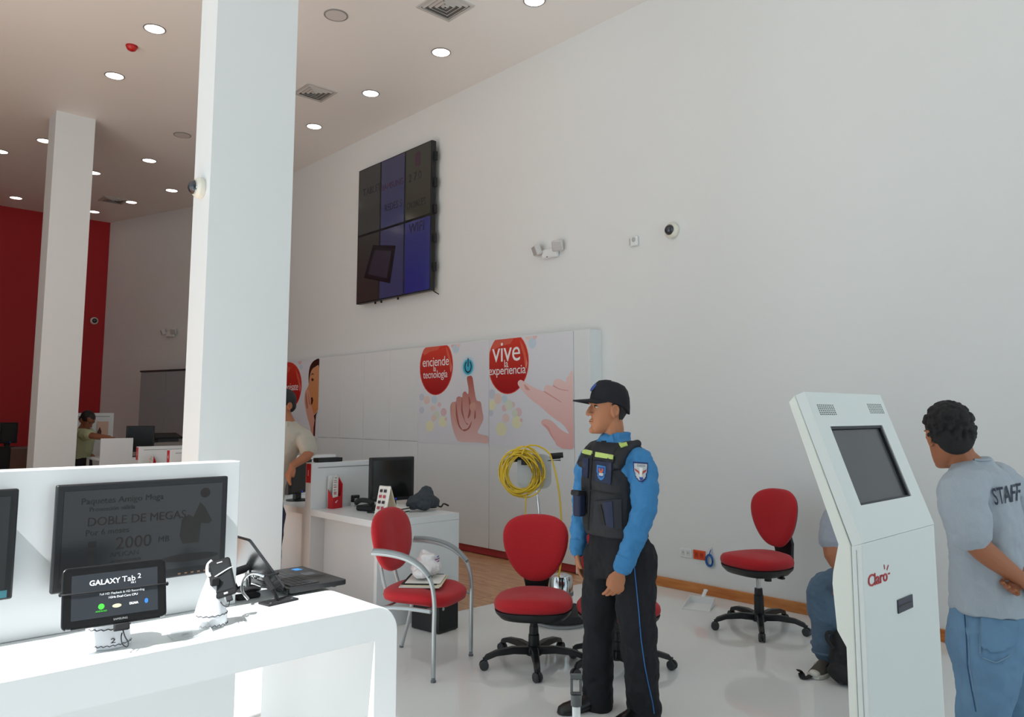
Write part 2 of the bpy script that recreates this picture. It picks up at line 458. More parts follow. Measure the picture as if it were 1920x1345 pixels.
def emergency_light(o, rz, label):
    t = thing('emergency_light', label, 'emergency light', o, rz, 'twin-head emergency lights')
    MB().box(-.115, -.055, -.07, .115, -.0005, .035).build('case', WHITE_P, t, bevel=.02, bseg=3)
    for sg in (-1, 1):
        r_ = rotm(.35, 0, sg * .45)
        h = MB().obox((sg * .155, -.075, .035), (.12, .07, .115), r_).build('lamp_head', mat('lamp_head_white', '#d6d3d0', .4), t, bevel=.015, bseg=2)
        MB().obox(Vector((sg * .155, -.075, .035)) + r_ @ Vector((0, -.037, 0)), (.098, .006, .092), r_).build('lens', mat('lamp_lens', '#b9b4b2', .15), h, bevel=.004)
        MB().cyl((sg * .10, -.03, .0), (sg * .135, -.055, .03), .018).build('swivel', WHITE_P, t)
    MB().box(-.03, -.06, -.062, -.01, -.0555, -.054).build('test_button', BLACKM, t, 0)
p = at_x(1035, 473, XR); emergency_light((XR, p.y, p.z), -PI / 2, 'white emergency light with two lamp heads on the big right wall')
d = Vector((XCOR - XR, YB - YBEND, 0)).normalized()
pt = ray(322, 626); tt = (XR - YBEND * 0)  # intersection with the slanted rear wall
n2 = Vector((-d.y, d.x, 0)); s_ = (Vector((XR, YBEND, 0)) - _C).dot(n2) / pt.dot(n2); p = _C + pt * s_
emergency_light((p.x, p.y, p.z), math.atan2(d.y, d.x) + PI, 'twin-head emergency light in the dim rear of the shop')
p = at_x(1191, 453, XR)
t = thing('motion_detector', 'small white motion detector on wall beside dome camera', 'detector', (XR, p.y, p.z), -PI / 2)
MB().box(-.048, -.035, -.05, .048, -.0005, .05).build('case', WHITE_P, t, bevel=.014, bseg=3)
MB().ell((.008, -.035, .012), (.022, .012, .024)).build('lens', mat('detector_lens', '#b9b8b5', .25), t)
MB().box(-.044, -.0385, -.04, -.03, -.0355, .03).build('side_slot', LGREY, t, bevel=.002)
# outlets
def outlet(px, py, label, m, m2):
    p = at_x(px, py, XR)
    t = thing('wall_outlet', label, 'outlet', (XR, p.y, p.z), -PI / 2)
    MB().box(-.062, -.011, -.04, .062, -.0005, .04).build('plate', m, t, bevel=.006)
    for sx in (-.026, .026):
        s_ = MB().box(sx - .018, -.0135, -.022, sx + .018, -.0115, .022).build('socket', m2, t, bevel=.004)
        for q in (-.006, .006): MB().box(sx + q - .0015, -.0142, -.004, sx + q + .0015, -.0137, .01).build('slot', BLACKM, s_, 0)
ORG = mat('orange_outlet', '#e2501f', .4); 
outlet(1287, 1037, 'white double wall outlet next to the orange one', WHITE_P, mat('outlet_face', '#dddcd8', .4))
outlet(1312, 1041, 'orange double wall outlet above skirting board', ORG, mat('orange_face', '#c23a12', .4))
p = at_x(1333, 1048, XR)
t = thing('network_cable', 'small coil of blue network cable hanging by orange outlet', 'cable', (XR - .012, p.y, p.z), -PI / 2)
for i in range(5):
    rr = random.uniform(.030, .036); off = Vector((random.uniform(-.008, .008), -i * .004, random.uniform(-.008, .008)))
    MB().tube([off + Vector((rr * math.cos(a), 0, rr * 1.45 * math.sin(a) - .01)) for a in np.linspace(0, 2 * PI, 24, endpoint=False)], .0042, 6, closed=True).build('loop', BLUE_C, t)
MB().tube(smooth_path([(0, -.01, .03), (.01, -.02, .055), (.012, -.008, .075), (.006, .004, .085)]), .0042, 6).build('tail', BLUE_C, t)
MB().box(-.004, -.012, .078, .016, .006, .1).build('plug', WHITE_P, t, bevel=.003)

# ------------------------------------------------------------------ video wall of six portrait screens
TVX = 5.745
y_far, y_near, z_bot, z_top = 9.45, 7.69, 3.115, 5.08
t = thing('video_wall', 'video wall of six dark portrait screens high on the right wall', 'video wall', (TVX, (y_far + y_near) / 2, z_bot), -PI / 2)
W, H = y_far - y_near, z_top - z_bot
cw, ch = W / 3, H / 2
def scr_mat(name, c_top, c_bot, s, rough=.12):
    if name in MATS: return MATS[name]
    m = bpy.data.materials.new(name); m.use_nodes = True; N = m.node_tree.nodes; L = m.node_tree.links; b = N['Principled BSDF']
    b.inputs['Base Color'].default_value = lin('#0d0d10'); b.inputs['Roughness'].default_value = rough
    tc = N.new('ShaderNodeTexCoord'); sp = N.new('ShaderNodeSeparateXYZ'); rp = N.new('ShaderNodeValToRGB')
    L.new(tc.outputs['Generated'], sp.inputs[0]); L.new(sp.outputs['Z'], rp.inputs['Fac'])
    rp.color_ramp.elements[0].color = lin(c_bot); rp.color_ramp.elements[1].color = lin(c_top)
    L.new(rp.outputs['Color'], b.inputs['Emission Color']); b.inputs['Emission Strength'].default_value = s
    MATS[name] = m; return m
SM = {(0, 1): ('#454442', '#4a4947'), (1, 1): ('#4a4866', '#494c76'), (2, 1): ('#48463e', '#48463a'),
      (0, 0): ('#433f3c', '#3e3632'), (1, 0): ('#4c4c70', '#484972'), (2, 0): ('#3e4082', '#363a8c')}
for i in range(3):
    for j in range(2):
        x0 = -W / 2 + i * cw; z0 = j * ch
        s_ = MB().box(x0 + .001, .0, z0 + .001, x0 + cw - .001, .07, z0 + ch - .001).build('screen_housing', BLACK, t, bevel=.004)
        MB().box(x0 + .017, -.003, z0 + .017, x0 + cw - .017, -.0005, z0 + ch - .017).build('screen', scr_mat('screen_%d%d' % (i, j), SM[(i, j)][0], SM[(i, j)][1], .5), s_, 0)
FT = mat('screen_text_dark', '#131218', .4, emit='#2e2c36', estr=.35)
FTR = mat('screen_text_red', '#1a1220', .4, emit='#5a3344', estr=.3)
XD, ZD = (1, 0, 0), (0, 0, 1)
text('lettering', 'TABLET', .15, FT, t, (-W / 2 + .36, -.0045, ch + .62), XD, ZD, sx=.9)
text('lettering', 'SAMSUNG', .125, FTR, t, (0.0, -.0045, ch + .58), XD, ZD, sx=.9)
text('lettering', '2 7.0', .16, FT, t, (W / 2 - .36, -.0045, ch + .57), XD, ZD, sx=.9)
text('lettering', 'REDES S', .14, FT, t, (.02, -.0045, ch + .28), XD, ZD, sx=.85)
text('lettering', 'OCIALES', .13, FT, t, (W / 2 - .33, -.0045, ch + .2), XD, ZD, sx=.85)
text('lettering', 'WIFI', .19, FT, t, (W / 2 - .31, -.0045, ch - .12), XD, ZD, sx=.9)
MB().prism([(q[0] + W / 2 - .3, -.0048, q[1] + ch + .8) for q in rrect(-.06, -.1, .06, .1, .05)], (0, .0015, 0)).build('logo_mark', FTR, t, 0)
pic = [(-W / 2 + .20, .36), (-W / 2 + .42, .80), (-W / 2 + .98, .70), (-W / 2 + .86, .20)]
MB().prism([(x, -.0045, z) for x, z in pic], (0, .001, 0)).build('tablet_picture', mat('tablet_picture_dark', '#0c0b10', .3, emit='#1d1c26', estr=.2), t, 0)
pic2 = [(-W / 2 + .30, .40), (-W / 2 + .47, .72), (-W / 2 + .88, .64), (-W / 2 + .78, .28)]
MB().prism([(x, -.0056, z) for x, z in pic2], (0, .001, 0)).build('tablet_picture_display', mat('tablet_picture_display', '#161318', .3, emit='#423c4c', estr=.3), t, 0)
for x in (-.45, .0, .45):
    MB().box(x - .03, .07, .2, x + .03, .132, H - .2).build('mount_rail', DGREY, t, 0)
for z in (.25, .62, 1.0, 1.35, 1.7): MB().box(W / 2 - .06, .035, z, W / 2 + .03, .075, z + .12).build('side_clip', BLACKM, t, bevel=.008)
for x in (-.45, -.3, .1): MB().cyl((x, .045, 0), (x, .045, -.03), .014).build('bracket_foot', BLACKM, t)
MB().tube(smooth_path([(W / 2 - .05, .06, .02), (W / 2 + .02, .06, -.02), (W / 2 + .06, .09, -.05)]), .007, 6).build('cable', BLACKM, t)
# ================================================================== wall cabinets with posters
XC = 5.70
CABW = mat('cabinet_white_gloss', '#e9ecec', 0.16, var=0.01)
yj = [5.215, 6.505, 7.855, 9.13, 10.37, 11.70, 13.0]
cab_lab = ['white wall cabinet at the near end, under the VIVE poster', 'white wall cabinet under the ENCIENDE poster',
           'plain white wall cabinet left of the ENCIENDE poster', 'plain white wall cabinet right of the shouting woman poster',
           'white wall cabinet behind the shouting woman poster', 'white wall cabinet at the far end, hidden behind the column']
for i in range(6):
    y0, y1 = yj[i], yj[i + 1]
    t = thing('wall_cabinet', cab_lab[i], 'cabinet', (XC, y0, 0), PI / 2, 'white wall cabinets')
    w = y1 - y0 - .002                                   # local x = +Y, local y = -X
    MB().box(.0, -.1685, .075, w, -.02, 2.392).build('carcass', CABW, t, 0)
    MB().box(0, -.1685, 0, w, -.025, .073).build('plinth', REDPL, t, 0)
    splits = [(0, w)] if i < 2 else [(0, w / 2), (w / 2, w)]
    for a, b_ in splits:
        MB().box(a + .0015, -.0185, 1.221, b_ - .0015, 0, 2.397).build('upper_door', CABW, t, bevel=.0015, bseg=1)
        MB().box(a + .0015, -.0185, .08, b_ - .0015, 0, 1.216).build('lower_door', CABW, t, bevel=.0015, bseg=1)
MB().box(XC + .002, 4.998, 0, XR - .001, 5.212, 2.398).build('cabinet_end_panel', CABW, None, 0, bevel=.0015, label='plain white end panel closing the cabinet row beside the wall', cat='panel')

# posters: u runs to the right in the picture (-Y), v up; drawn on the cabinet doors
def plane_pt(px, py): 
    p = at_x(px, py, XC); return (p.y, p.z)
def crop4(cx_, cy_): return plane_pt(780 + cx_ / 5.3333, 610 + cy_ / 5.3333)
def crop5(cx_, cy_): return plane_pt(520 + cx_ / 5.606, 660 + cy_ / 5.606)
def layer(name, pts, m, parent, k, root):
    pts = [(y, max(z, 1.207)) for y, z in pts]
    """one printed shape; k = print layer"""
    x = XC - .0028 - k * .0004
    return MB().prism([(x - root.x, y - root.y, z - root.z) for y, z in pts], (.0003, 0, 0)).build(name, m, parent, 0)
def grad_mat(name, c_top, c_bot, rough=.3, axis='Z'):
    if name in MATS: return MATS[name]
    m = bpy.data.materials.new(name); m.use_nodes = True; N = m.node_tree.nodes; L = m.node_tree.links; b = N['Principled BSDF']
    b.inputs['Roughness'].default_value = rough
    tc = N.new('ShaderNodeTexCoord'); sp = N.new('ShaderNodeSeparateXYZ'); rp = N.new('ShaderNodeValToRGB')
    L.new(tc.outputs['Generated'], sp.inputs[0]); L.new(sp.outputs[axis], rp.inputs['Fac'])
    rp.color_ramp.elements[0].color = lin(c_bot); rp.color_ramp.elements[1].color = lin(c_top)
    L.new(rp.outputs['Color'], b.inputs['Base Color']); MATS[name] = m; return m
PAPERBG = mat('poster_ground', '#e6e6ec', .3, var=.02, scale=2)
BUB = grad_mat('printed_red_bubble', '#d8402f', '#a8081a')
BUBRIM = mat('printed_bubble_rim', '#e05a48', .3)
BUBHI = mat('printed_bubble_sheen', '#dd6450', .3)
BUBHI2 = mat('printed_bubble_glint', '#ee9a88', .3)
PINK = grad_mat('printed_pink_hand', '#f5d6d1', '#ecb3ad'); PINKD = mat('printed_hand_line', '#c47a74', .4); PINKM = mat('printed_hand_shade', '#e2a49c', .4)
FLESH = grad_mat('printed_hand', '#b5584f', '#edc6c0'); FLESHD = mat('printed_hand_crease', '#ad6357', .4); FLESHL = mat('printed_hand_pale', '#d8a596', .4)
DOTS = {'b': mat('printed_blue_dot', '#cddeea', .3), 'o': mat('printed_orange_dot', '#ecd5cc', .3), 'y': mat('printed_yellow_dot', '#efecc8', .3), 'p': mat('printed_pink_dot', '#eac8cc', .3), 'g': mat('printed_green_dot', '#e0e6d4', .3), 's': mat('printed_grey_dot', '#d0d5e0', .3)}
AX, AZ = Vector((0, -1, 0)), Vector((0, 0, 1))
def ellipse_c(cropf, x0, y0, x1, y1, n=36):
    (ya, za), (yb, zb) = cropf(x0, (y0 + y1) / 2), cropf(x1, (y0 + y1) / 2)
    zt = cropf((x0 + x1) / 2, y0)[1]; zb_ = cropf((x0 + x1) / 2, y1)[1]
    cy_, cz = (ya + yb) / 2, (zt + zb_) / 2; ry, rz = abs(ya - yb) / 2, abs(zt - zb_) / 2
    return [(cy_ - ry * math.cos(2 * PI * k / n), cz + rz * math.sin(2 * PI * k / n)) for k in range(n)]
def sm2(*pts, k=4):
    if len(pts) == 1: pts = pts[0]
    return [(v.x, v.y) for v in smooth_path([(a, b_, 0) for a, b_ in pts], k, True)]
def clip_top(pts, zmax): return [(y, min(z, zmax)) for y, z in pts]
def clip_y(pts, ymin, ymax): return [(max(ymin, min(ymax, y)), z) for y, z in pts]
def poster(y0, y1, label):
    t = thing('poster', label, 'poster', (XC, y0, 1.2), 0, 'printed posters on the cabinets')
    rt = Vector((XC, y0, 1.2))
    MB().box(-.0024, .001, .006, -.0005, y1 - y0 - .001, 1.19).build('sheet', PAPERBG, t, 0)
    return t, rt
def bubble(t, rt, cf, box, y0, y1, k=0):
    e = clip_y(clip_top(ellipse_c(cf, *box), 2.387), y0 + .002, y1 - .002)
    layer('bubble_rim', e, BUBRIM, t, k, rt)
    x0, a0, x1, a1 = box; g = (x1 - x0) * .02
    e = clip_y(clip_top(ellipse_c(cf, x0 + g, a0 + g, x1 - g, a1 - g), 2.386), y0 + .003, y1 - .003)
    layer('bubble', e, BUB, t, k + 1, rt)
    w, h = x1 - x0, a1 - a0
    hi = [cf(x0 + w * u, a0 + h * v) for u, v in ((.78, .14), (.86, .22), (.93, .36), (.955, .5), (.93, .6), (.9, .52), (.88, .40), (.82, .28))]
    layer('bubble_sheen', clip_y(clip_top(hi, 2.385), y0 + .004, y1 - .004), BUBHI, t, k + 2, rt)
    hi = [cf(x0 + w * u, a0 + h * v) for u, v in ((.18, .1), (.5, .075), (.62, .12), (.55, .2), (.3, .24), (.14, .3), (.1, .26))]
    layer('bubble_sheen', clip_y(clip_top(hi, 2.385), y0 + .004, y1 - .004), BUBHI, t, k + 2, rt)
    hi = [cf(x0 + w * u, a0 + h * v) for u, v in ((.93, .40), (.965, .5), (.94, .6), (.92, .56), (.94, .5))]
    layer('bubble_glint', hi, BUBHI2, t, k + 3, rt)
def dots(t, rt, cf, spec, y0, y1):
    for i, (x, y, r_, c) in enumerate(spec):
        e = clip_y(clip_top(ellipse_c(cf, x - r_, y - r_ * 1.35, x + r_, y + r_ * 1.35, 18), 2.385), y0 + .002, y1 - .002)
        layer('confetti_dot', e, DOTS[c], t, .2 + .04 * i, rt)
def ptext(s, size, cf, c, t, rt, sx=1.0, k=6, m=None, bold=.0):
    y, z = cf(*c); return text('lettering', s, size, m or WHITEPRINT, t, Vector((XC - .0028 - k * .0004, y, z)) - rt, AX, AZ, sx=sx, ext=.0001, bold=bold, space=.95)
# --- vive la experiencia
t, rt = poster(5.217, 6.503, 'poster reading VIVE LA EXPERIENCIA with a pointing hand')
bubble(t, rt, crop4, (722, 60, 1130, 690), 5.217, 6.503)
dots(t, rt, crop4, [(760, 690, 36, 's'), (820, 735, 40, 'o'), (760, 800, 38, 'y'), (888, 735, 28, 'b'), (885, 830, 24, 'p'), (970, 795, 22, 'o'), (1025, 870, 34, 'p'), (900, 930, 34, 'o'), (930, 800, 40, 'g'), (855, 1040, 52, 'y'), (1010, 970, 48, 'y'), (990, 880, 30, 'g'), (750, 880, 24, 's'), (1055, 950, 14, 'p'), (1130, 115, 30, 'o'), (1165, 180, 40, 'b'), (1190, 110, 24, 'p')], 5.217, 6.503)
hand = [(1020, 585), (1028, 560), (1050, 547), (1080, 562), (1140, 600), (1210, 635), (1285, 662), (1284, 635), (1300, 605), (1330, 597), (1375, 612), (1376, 575), (1395, 545), (1425, 537), (1460, 548), (1502, 572), (1506, 530), (1530, 507), (1578, 500), (1599, 1218), (1432, 1215), (1390, 1165), (1350, 1105), (1320, 1050), (1268, 1000), (1256, 975), (1268, 948), (1310, 940), (1370, 965), (1440, 1035), (1525, 1085), (1520, 1060), (1470, 990), (1395, 940), (1320, 880), (1240, 808), (1150, 742), (1070, 660), (1035, 615)]
layer('printed_hand', clip_y([crop4(*q) for q in sm2(hand)], 5.219, 6.5), PINK, t, 4, rt)
for ln in ([(1290, 660), (1380, 715), (1455, 765), (1450, 772), (1370, 725), (1288, 672)], [(1380, 600), (1440, 635), (1520, 650), (1520, 658), (1436, 644), (1376, 612)], [(1085, 590), (1140, 640), (1130, 652), (1100, 640)], [(1270, 985), (1330, 1020), (1360, 1090), (1390, 1150), (1350, 1100), (1310, 1030)]):
    layer('hand_crease', [crop4(*q) for q in sm2(ln)], PINKM, t, 4.6, rt)
layer('finger_nail', [crop4(*q) for q in ((1030, 590), (1040, 563), (1060, 562), (1082, 590), (1075, 612), (1052, 610))], mat('printed_nail', '#f2d3cf', .3), t, 4.7, rt)
ptext('vive', .33, crop4, (905, 272), t, rt, .95)
ptext('la', .12, crop4, (903, 388), t, rt, .95)
ptext('experiencia', .142, crop4, (910, 452), t, rt, .98)
# --- enciende la tecnologia
t, rt = poster(6.507, 7.853, 'poster reading ENCIENDE LA TECNOLOGIA with a finger on a power symbol')
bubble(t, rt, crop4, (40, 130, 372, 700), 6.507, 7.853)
dots(t, rt, crop4, [(60, 720, 26, 's'), (110, 750, 32, 'o'), (185, 745, 30, 'b'), (170, 830, 20, 'o'), (235, 795, 18, 'p'), (278, 870, 30, 'p'), (205, 900, 32, 'g'), (180, 930, 24, 'o'), (140, 1010, 40, 'y'), (270, 965, 40, 'y'), (60, 850, 24, 's'), (300, 940, 12, 'p'), (380, 200, 26, 'p'), (402, 235, 34, 'b'), (425, 190, 22, 'o')], 6.507, 7.853)
for r_, c, k in ((86, '#dde6ee', 3.2), (66, '#c3dce8', 3.4), (52, '#3fb4d2', 3.6)):
    layer('power_ring', ellipse_c(crop4, 524 - r_, 418 - r_ * 1.5, 524 + r_, 418 + r_ * 1.5), mat('power_%d' % r_, c, .3), t, k, rt)
c_ = crop4(524, 415)
arc = [(c_[0] - .065 * math.sin(a), c_[1] + .075 * math.cos(a)) for a in np.linspace(.55, 2 * PI - .55, 24)] + [(c_[0] - .048 * math.sin(a), c_[1] + .057 * math.cos(a)) for a in np.linspace(2 * PI - .55, .55, 24)]
PWR = mat('power_symbol', '#1f2a36', .4)
layer('power_symbol', arc, PWR, t, 4.2, rt)
layer('power_symbol', [(c_[0] - .009, c_[1]), (c_[0] + .009, c_[1]), (c_[0] + .009, c_[1] + .1), (c_[0] - .009, c_[1] + .1)], PWR, t, 4.2, rt)
hand = [(512, 530), (535, 508), (566, 520), (585, 640), (608, 750), (648, 768), (664, 850), (676, 940), (640, 1020), (618, 1075), (660, 1095), (722, 1112), (724, 1180), (600, 1172), (440, 1165), (400, 1120), (372, 1040), (352, 940), (345, 820), (365, 772), (402, 764), (408, 730), (430, 712), (464, 720), (470, 682), (495, 662), (522, 690), (528, 640)]
layer('printed_hand', clip_y([crop4(*q) for q in sm2(hand)], 6.509, 7.85), FLESH, t, 4, rt)
for ln in ([(405, 780), (420, 900), (440, 1000), (470, 1050), (450, 1040), (425, 1000), (402, 900)], [(465, 725), (470, 850), (495, 960), (525, 990), (508, 990), (478, 930), (455, 850)], [(528, 720), (535, 830), (520, 930), (545, 900), (552, 830), (545, 740)], [(590, 860), (585, 940), (600, 920), (598, 860)], [(470, 1045), (520, 1030), (560, 960), (540, 1030), (490, 1062)]):
    layer('hand_crease', [crop4(*q) for q in sm2(ln)], FLESHD, t, 4.6, rt)
for ln in ([(362, 790), (392, 780), (400, 900), (420, 1000), (392, 960), (368, 880)], [(545, 790), (590, 775), (598, 830), (560, 860), (540, 830)]):
    layer('finger_highlight', [crop4(*q) for q in sm2(ln)], FLESHL, t, 4.7, rt)
ptext('enciende', .165, crop4, (198, 368), t, rt, .95)
ptext('la', .10, crop4, (190, 437), t, rt, .95)
ptext('tecnología', .132, crop4, (195, 495), t, rt, .95)
# --- expresate
t, rt = poster(10.372, 11.698, 'poster of a shouting woman with hand at her mouth beside red bubble')
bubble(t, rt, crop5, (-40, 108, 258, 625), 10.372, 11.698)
ptext('exprésate', .17, crop5, (132, 372), t, rt, .9)
HR = mat('printed_brown_hair', '#3a2016', .4); FC = grad_mat('printed_face', '#d49a72', '#d98b4d'); FC2 = mat('printed_hand_cheek', '#e0a58f', .35); FD = mat('printed_dark_feature', '#4a1c18', .4)
layer('printed_hair', clip_y([crop5(*q) for q in sm2((445, 78), (395, 88), (360, 125), (340, 175), (331, 250), (332, 335), (345, 330), (360, 250), (445, 200))], 10.374, 11.69), HR, t, 3, rt)
layer('printed_face', clip_y([crop5(*q) for q in sm2((445, 170), (400, 160), (365, 190), (345, 250), (330, 350), (310, 400), (335, 420), (345, 470), (340, 520), (355, 560), (350, 620), (385, 660), (430, 610), (445, 540))], 10.374, 11.69), FC, t, 3.6, rt)
layer('printed_hand', [crop5(*q) for q in sm2((305, 400), (330, 400), (350, 480), (352, 540), (385, 650), (395, 720), (385, 800), (395, 885), (365, 880), (345, 780), (320, 690), (300, 600), (288, 520), (292, 440))], FC2, t, 4.2, rt)
layer('printed_sleeve', clip_y([crop5(*q) for q in ((430, 625), (400, 655), (385, 670), (395, 720), (382, 800), (380, 885), (398, 885), (405, 720), (412, 660))], 10.374, 11.69), FD, t, 4.5, rt)
layer('printed_mouth', [crop5(*q) for q in ((355, 480), (372, 478), (380, 510), (372, 545), (355, 560), (358, 520))], FD, t, 4.6, rt)
layer('printed_eye', [crop5(*q) for q in ((358, 285), (372, 275), (386, 288), (382, 305), (365, 308))], FD, t, 4.6, rt)
layer('printed_brow', [crop5(*q) for q in ((350, 252), (372, 222), (392, 245), (372, 236))], HR, t, 4.6, rt)
for ln in ([(305, 430), (318, 520), (325, 590), (312, 590), (300, 510)], [(328, 430), (345, 530), (348, 560), (336, 540)]):
    layer('finger_line', [crop5(*q) for q in sm2(ln)], mat('printed_finger_line', '#b8705c', .4), t, 4.8, rt)
dots(t, rt, crop5, [(240, 110, 18, 'p'), (252, 160, 18, 'b')], 10.372, 11.698)
# tall grey cupboard against the slanted rear wall
e0 = Vector((XR, YBEND, 0)); e1 = Vector((XCOR, YB, 0)); dn = (e1 - e0).normalized(); nn = Vector((-dn.y, dn.x, 0))
t = thing('tall_cupboard', 'tall grey cupboard in the dim rear beside the big column', 'cupboard', e0 + dn * .75 + nn * .0, math.atan2(dn.y, dn.x))
CUPG = mat('cupboard_grey', '#a3a9ae', .45, var=.04)
MB().box(0, .005, .0, 1.5, .42, 2.36).build('body', CUPG, t, 0)
for a in (0, .75): 
    dd = MB().box(a + .003, .4205, .06, a + .747, .437, 2.35).build('door', CUPG, t, 0, bevel=.002)
    MB().box(a + (.68 if a == 0 else .05), .4375, 1.0, a + (.7 if a == 0 else .07), .455, 1.16).build('handle', SILVER, dd, bevel=.003)
MB().box(-.01, .005, 2.361, 1.51, .45, 2.39).build('top_strip', DGREY, t, 0)

# ================================================================== display counter in front
ZT = .92
CX0, CX1, CY0, CY1 = -1.0, 1.53, 2.209, 3.02
t = thing('display_counter', 'long white display counter with rounded corner and centre screen panel', 'counter', (0, 0, 0))
r_ = .09; th = .108; lg = .09
prof = [(CX1, 0), (CX1, ZT - r_)] + [(CX1 - r_ + r_ * math.cos(a), ZT - r_ + r_ * math.sin(a)) for a in np.linspace(0, PI / 2, 9)[1:]]
prof += [(CX0 + r_ + r_ * math.cos(a), ZT - r_ + r_ * math.sin(a)) for a in np.linspace(PI / 2, PI, 9)] + [(CX0, 0), (CX0 + lg, 0), (CX0 + lg, ZT - th), (CX1 - lg, ZT - th), (CX1 - lg, 0)]
MB().prism([(x, CY0, z) for x, z in prof], (0, CY1 - CY0, 0)).build('waterfall_top', WHITE, t, 20, bevel=.003)
PY = 2.567; PX1 = 1.122
MB().box(CX0 + .3, PY, ZT + .0005, PX1, PY + .075, 1.393).build('screen_panel', WHITE, t, 0, bevel=.003)
MB().box(CX0 + lg + .0005, PY, .0, PX1 + .01, PY + .075, ZT - th - .0005).build('spine_panel', WHITE, t, 0, bevel=.002)

# monitors on the panel
def wall_monitor(x0, x1, z0, z1, label, content=None):
    t = thing('display_monitor', label, 'monitor', ((x0 + x1) / 2, PY - .047, z0), 0, 'black monitors on the counter panel')
    w, h = x1 - x0, z1 - z0
    MB().box(-w / 2, 0, 0, w / 2, .022, h).build('bezel', BLACK, t, bevel=.005)
    MB().box(-w / 2 + .05, .0225, .05, w / 2 - .05, .0465, h - .05).build('back_mount', BLACKM, t, 0)
    MB().box(-w / 2 + .02, -.0018, .028, w / 2 - .02, -.0004, h - .02).build('screen', scr_mat('monitor_panel', '#4b4f52', '#45494c', .3, .3), t, 0)
    if content: content(t, w, h)
MT = mat('screen_faint_text', '#0f0d0c', .5, emit='#26211f', estr=.1)
MTR = mat('screen_faint_red', '#150c0c', .5, emit='#33211f', estr=.12)
MTO = mat('screen_faint_olive', '#191713', .5, emit='#2c2a24', estr=.12)
def promo(t, w, h):
    y = -.0026
    text('lettering', 'Paquetes Amigo Mega', .026, MT, t, (-.07, y, h * .83), XD, ZD)
    text('lettering', 'Promoción válida', .018, MT, t, (-.10, y, h * .75), XD, ZD)
    text('lettering', 'DOBLE DE MEGAS', .036, MTR, t, (-.025, y, h * .63), XD, ZD, sx=.98)
    text('lettering', 'Por 6 meses', .024, MT, t, (-.11, y, h * .53), XD, ZD)
    text('lettering', '2000', .052, MTR, t, (-.035, y, h * .40), XD, ZD)
    text('lettering', 'MB', .026, MT, t, (.052, y, h * .40), XD, ZD)
    text('lettering', 'APLICAN', .02, MT, t, (-.06, y, h * .30), XD, ZD)
    text('lettering', 'promociones', .016, MT, t, (-.055, y, h * .24), XD, ZD)
    for i, z in enumerate((.42, .34, .26, .18)):
        MB().prism([(q[0] - .15, y, q[1] + h * z) for q in rrect(-.011, -.009, .011, .009, .003)], (0, .0008, 0)).build('icon', MT, t, 0)
    MB().prism(disc((w / 2 - .075, y, h * .84), .016, .016, XD, ZD), (0, .0008, 0)).build('brand_dot', MTR, t, 0)
    house = [(.10, .10), (.105, .15), (.125, .165), (.14, .155), (.16, .2), (.175, .185), (.2, .14), (.19, .13), (.165, .135), (.16, .075), (.11, .075)]
    MB().prism([(a + .0, y, b_ - .01 + h * .12) for a, b_ in house], (0, .0008, 0)).build('promo_picture', MTO, t, 0)
    MB().prism(disc((.135, y, h * .19), .09, .012, XD, ZD), (0, .0008, 0)).build('promo_picture_base', MT, t, 0)
    MB().prism([(-.235, y, .016), (-.02, y, .016), (-.02, y, .018), (-.235, y, .018)], (0, .0008, 0)).build('bezel_line', MT, t, 0)
    for i in range(6): MB().box(w / 2 - .15 + i * .02, -.0012, .008, w / 2 - .142 + i * .02, -.0003, .012).build('button', mat('monitor_button', '#8a6a50', .4), t, 0)
wall_monitor(.562, 1.062, 1.043, 1.348, 'large black monitor showing DOBLE DE MEGAS on the counter panel', promo)
wall_monitor(-.03, .470, 1.047, 1.345, 'black monitor at the left edge of the picture with a small sticker',
             lambda t, w, h: MB().box(w / 2 - .034, -.0012, .006, w / 2 - .014, -.0003, .026).build('energy_sticker', mat('teal_sticker', '#3f7d86', .4), t, 0))

# tablet on its white stand
ts = thing('tablet_stand', 'white round tablet stand with a scribbled line', 'display stand', (.672, 2.36, ZT))
MB().lathe([(0, .0005), (.058, .0005), (.060, .006), (.056, .03), (.054, .06), (.052, .10), (.048, .115), (0, .116)], n=32).build('post', mat('stand_white', '#eef1f4', .35), ts)
def scrib(r0, z, a0, a1, n=26, amp=.002):
    return [((r0) * math.cos(a), (r0) * math.sin(a), z + amp * math.sin(k * 2.1)) for k, a in enumerate(np.linspace(a0, a1, n))]
MB().tube(scrib(.0552, .052, -2.9, -.2), .0011, 5).build('pen_line', INK, ts)
MB().tube(scrib(.0602, .010, -2.4, -.4), .0009, 5).build('pen_line', INK, ts)
text('lettering', '2', .018, INK, ts, (-.002, -.0585, .022), XD, (0, -.05, 1), sx=1.6)
# tablet itself: tilted back and turned a little
def corner_fit():
    a, b_, c = at_d(117, 1078, 2.24), at_d(303, 1054, 2.26), at_d(125, 1176, 2.20)
    return a, b_, c
tb = thing('tablet', 'black tablet showing GALAXY Tab 2 strapped to a white stand', 'tablet', (.662, 2.262, ZT + .075))
TW, TH = .252, .158
tb.rotation_euler = (math.radians(-16), math.radians(-1.0), math.radians(-10))
MB().prism([(x, .0, z) for x, z in rrect(-TW / 2, 0, TW / 2, TH, .014)], (0, .011, 0)).build('body', mat('tablet_black', '#141517', .3), tb, bevel=.003)
MB().prism([(x, -.0016, z) for x, z in rrect(-TW / 2 + .005, .005, TW / 2 - .005, TH - .005, .010)], (0, .0012, 0)).build('glass', mat('tablet_glass', '#131416', .12), tb, 0)
MB().box(-TW / 2 + .022, -.0024, .022, TW / 2 - .022, -.0018, TH - .022).build('screen', mat('tablet_screen', '#2b2f34', .15, emit='#34393f', estr=.5), tb, 0)
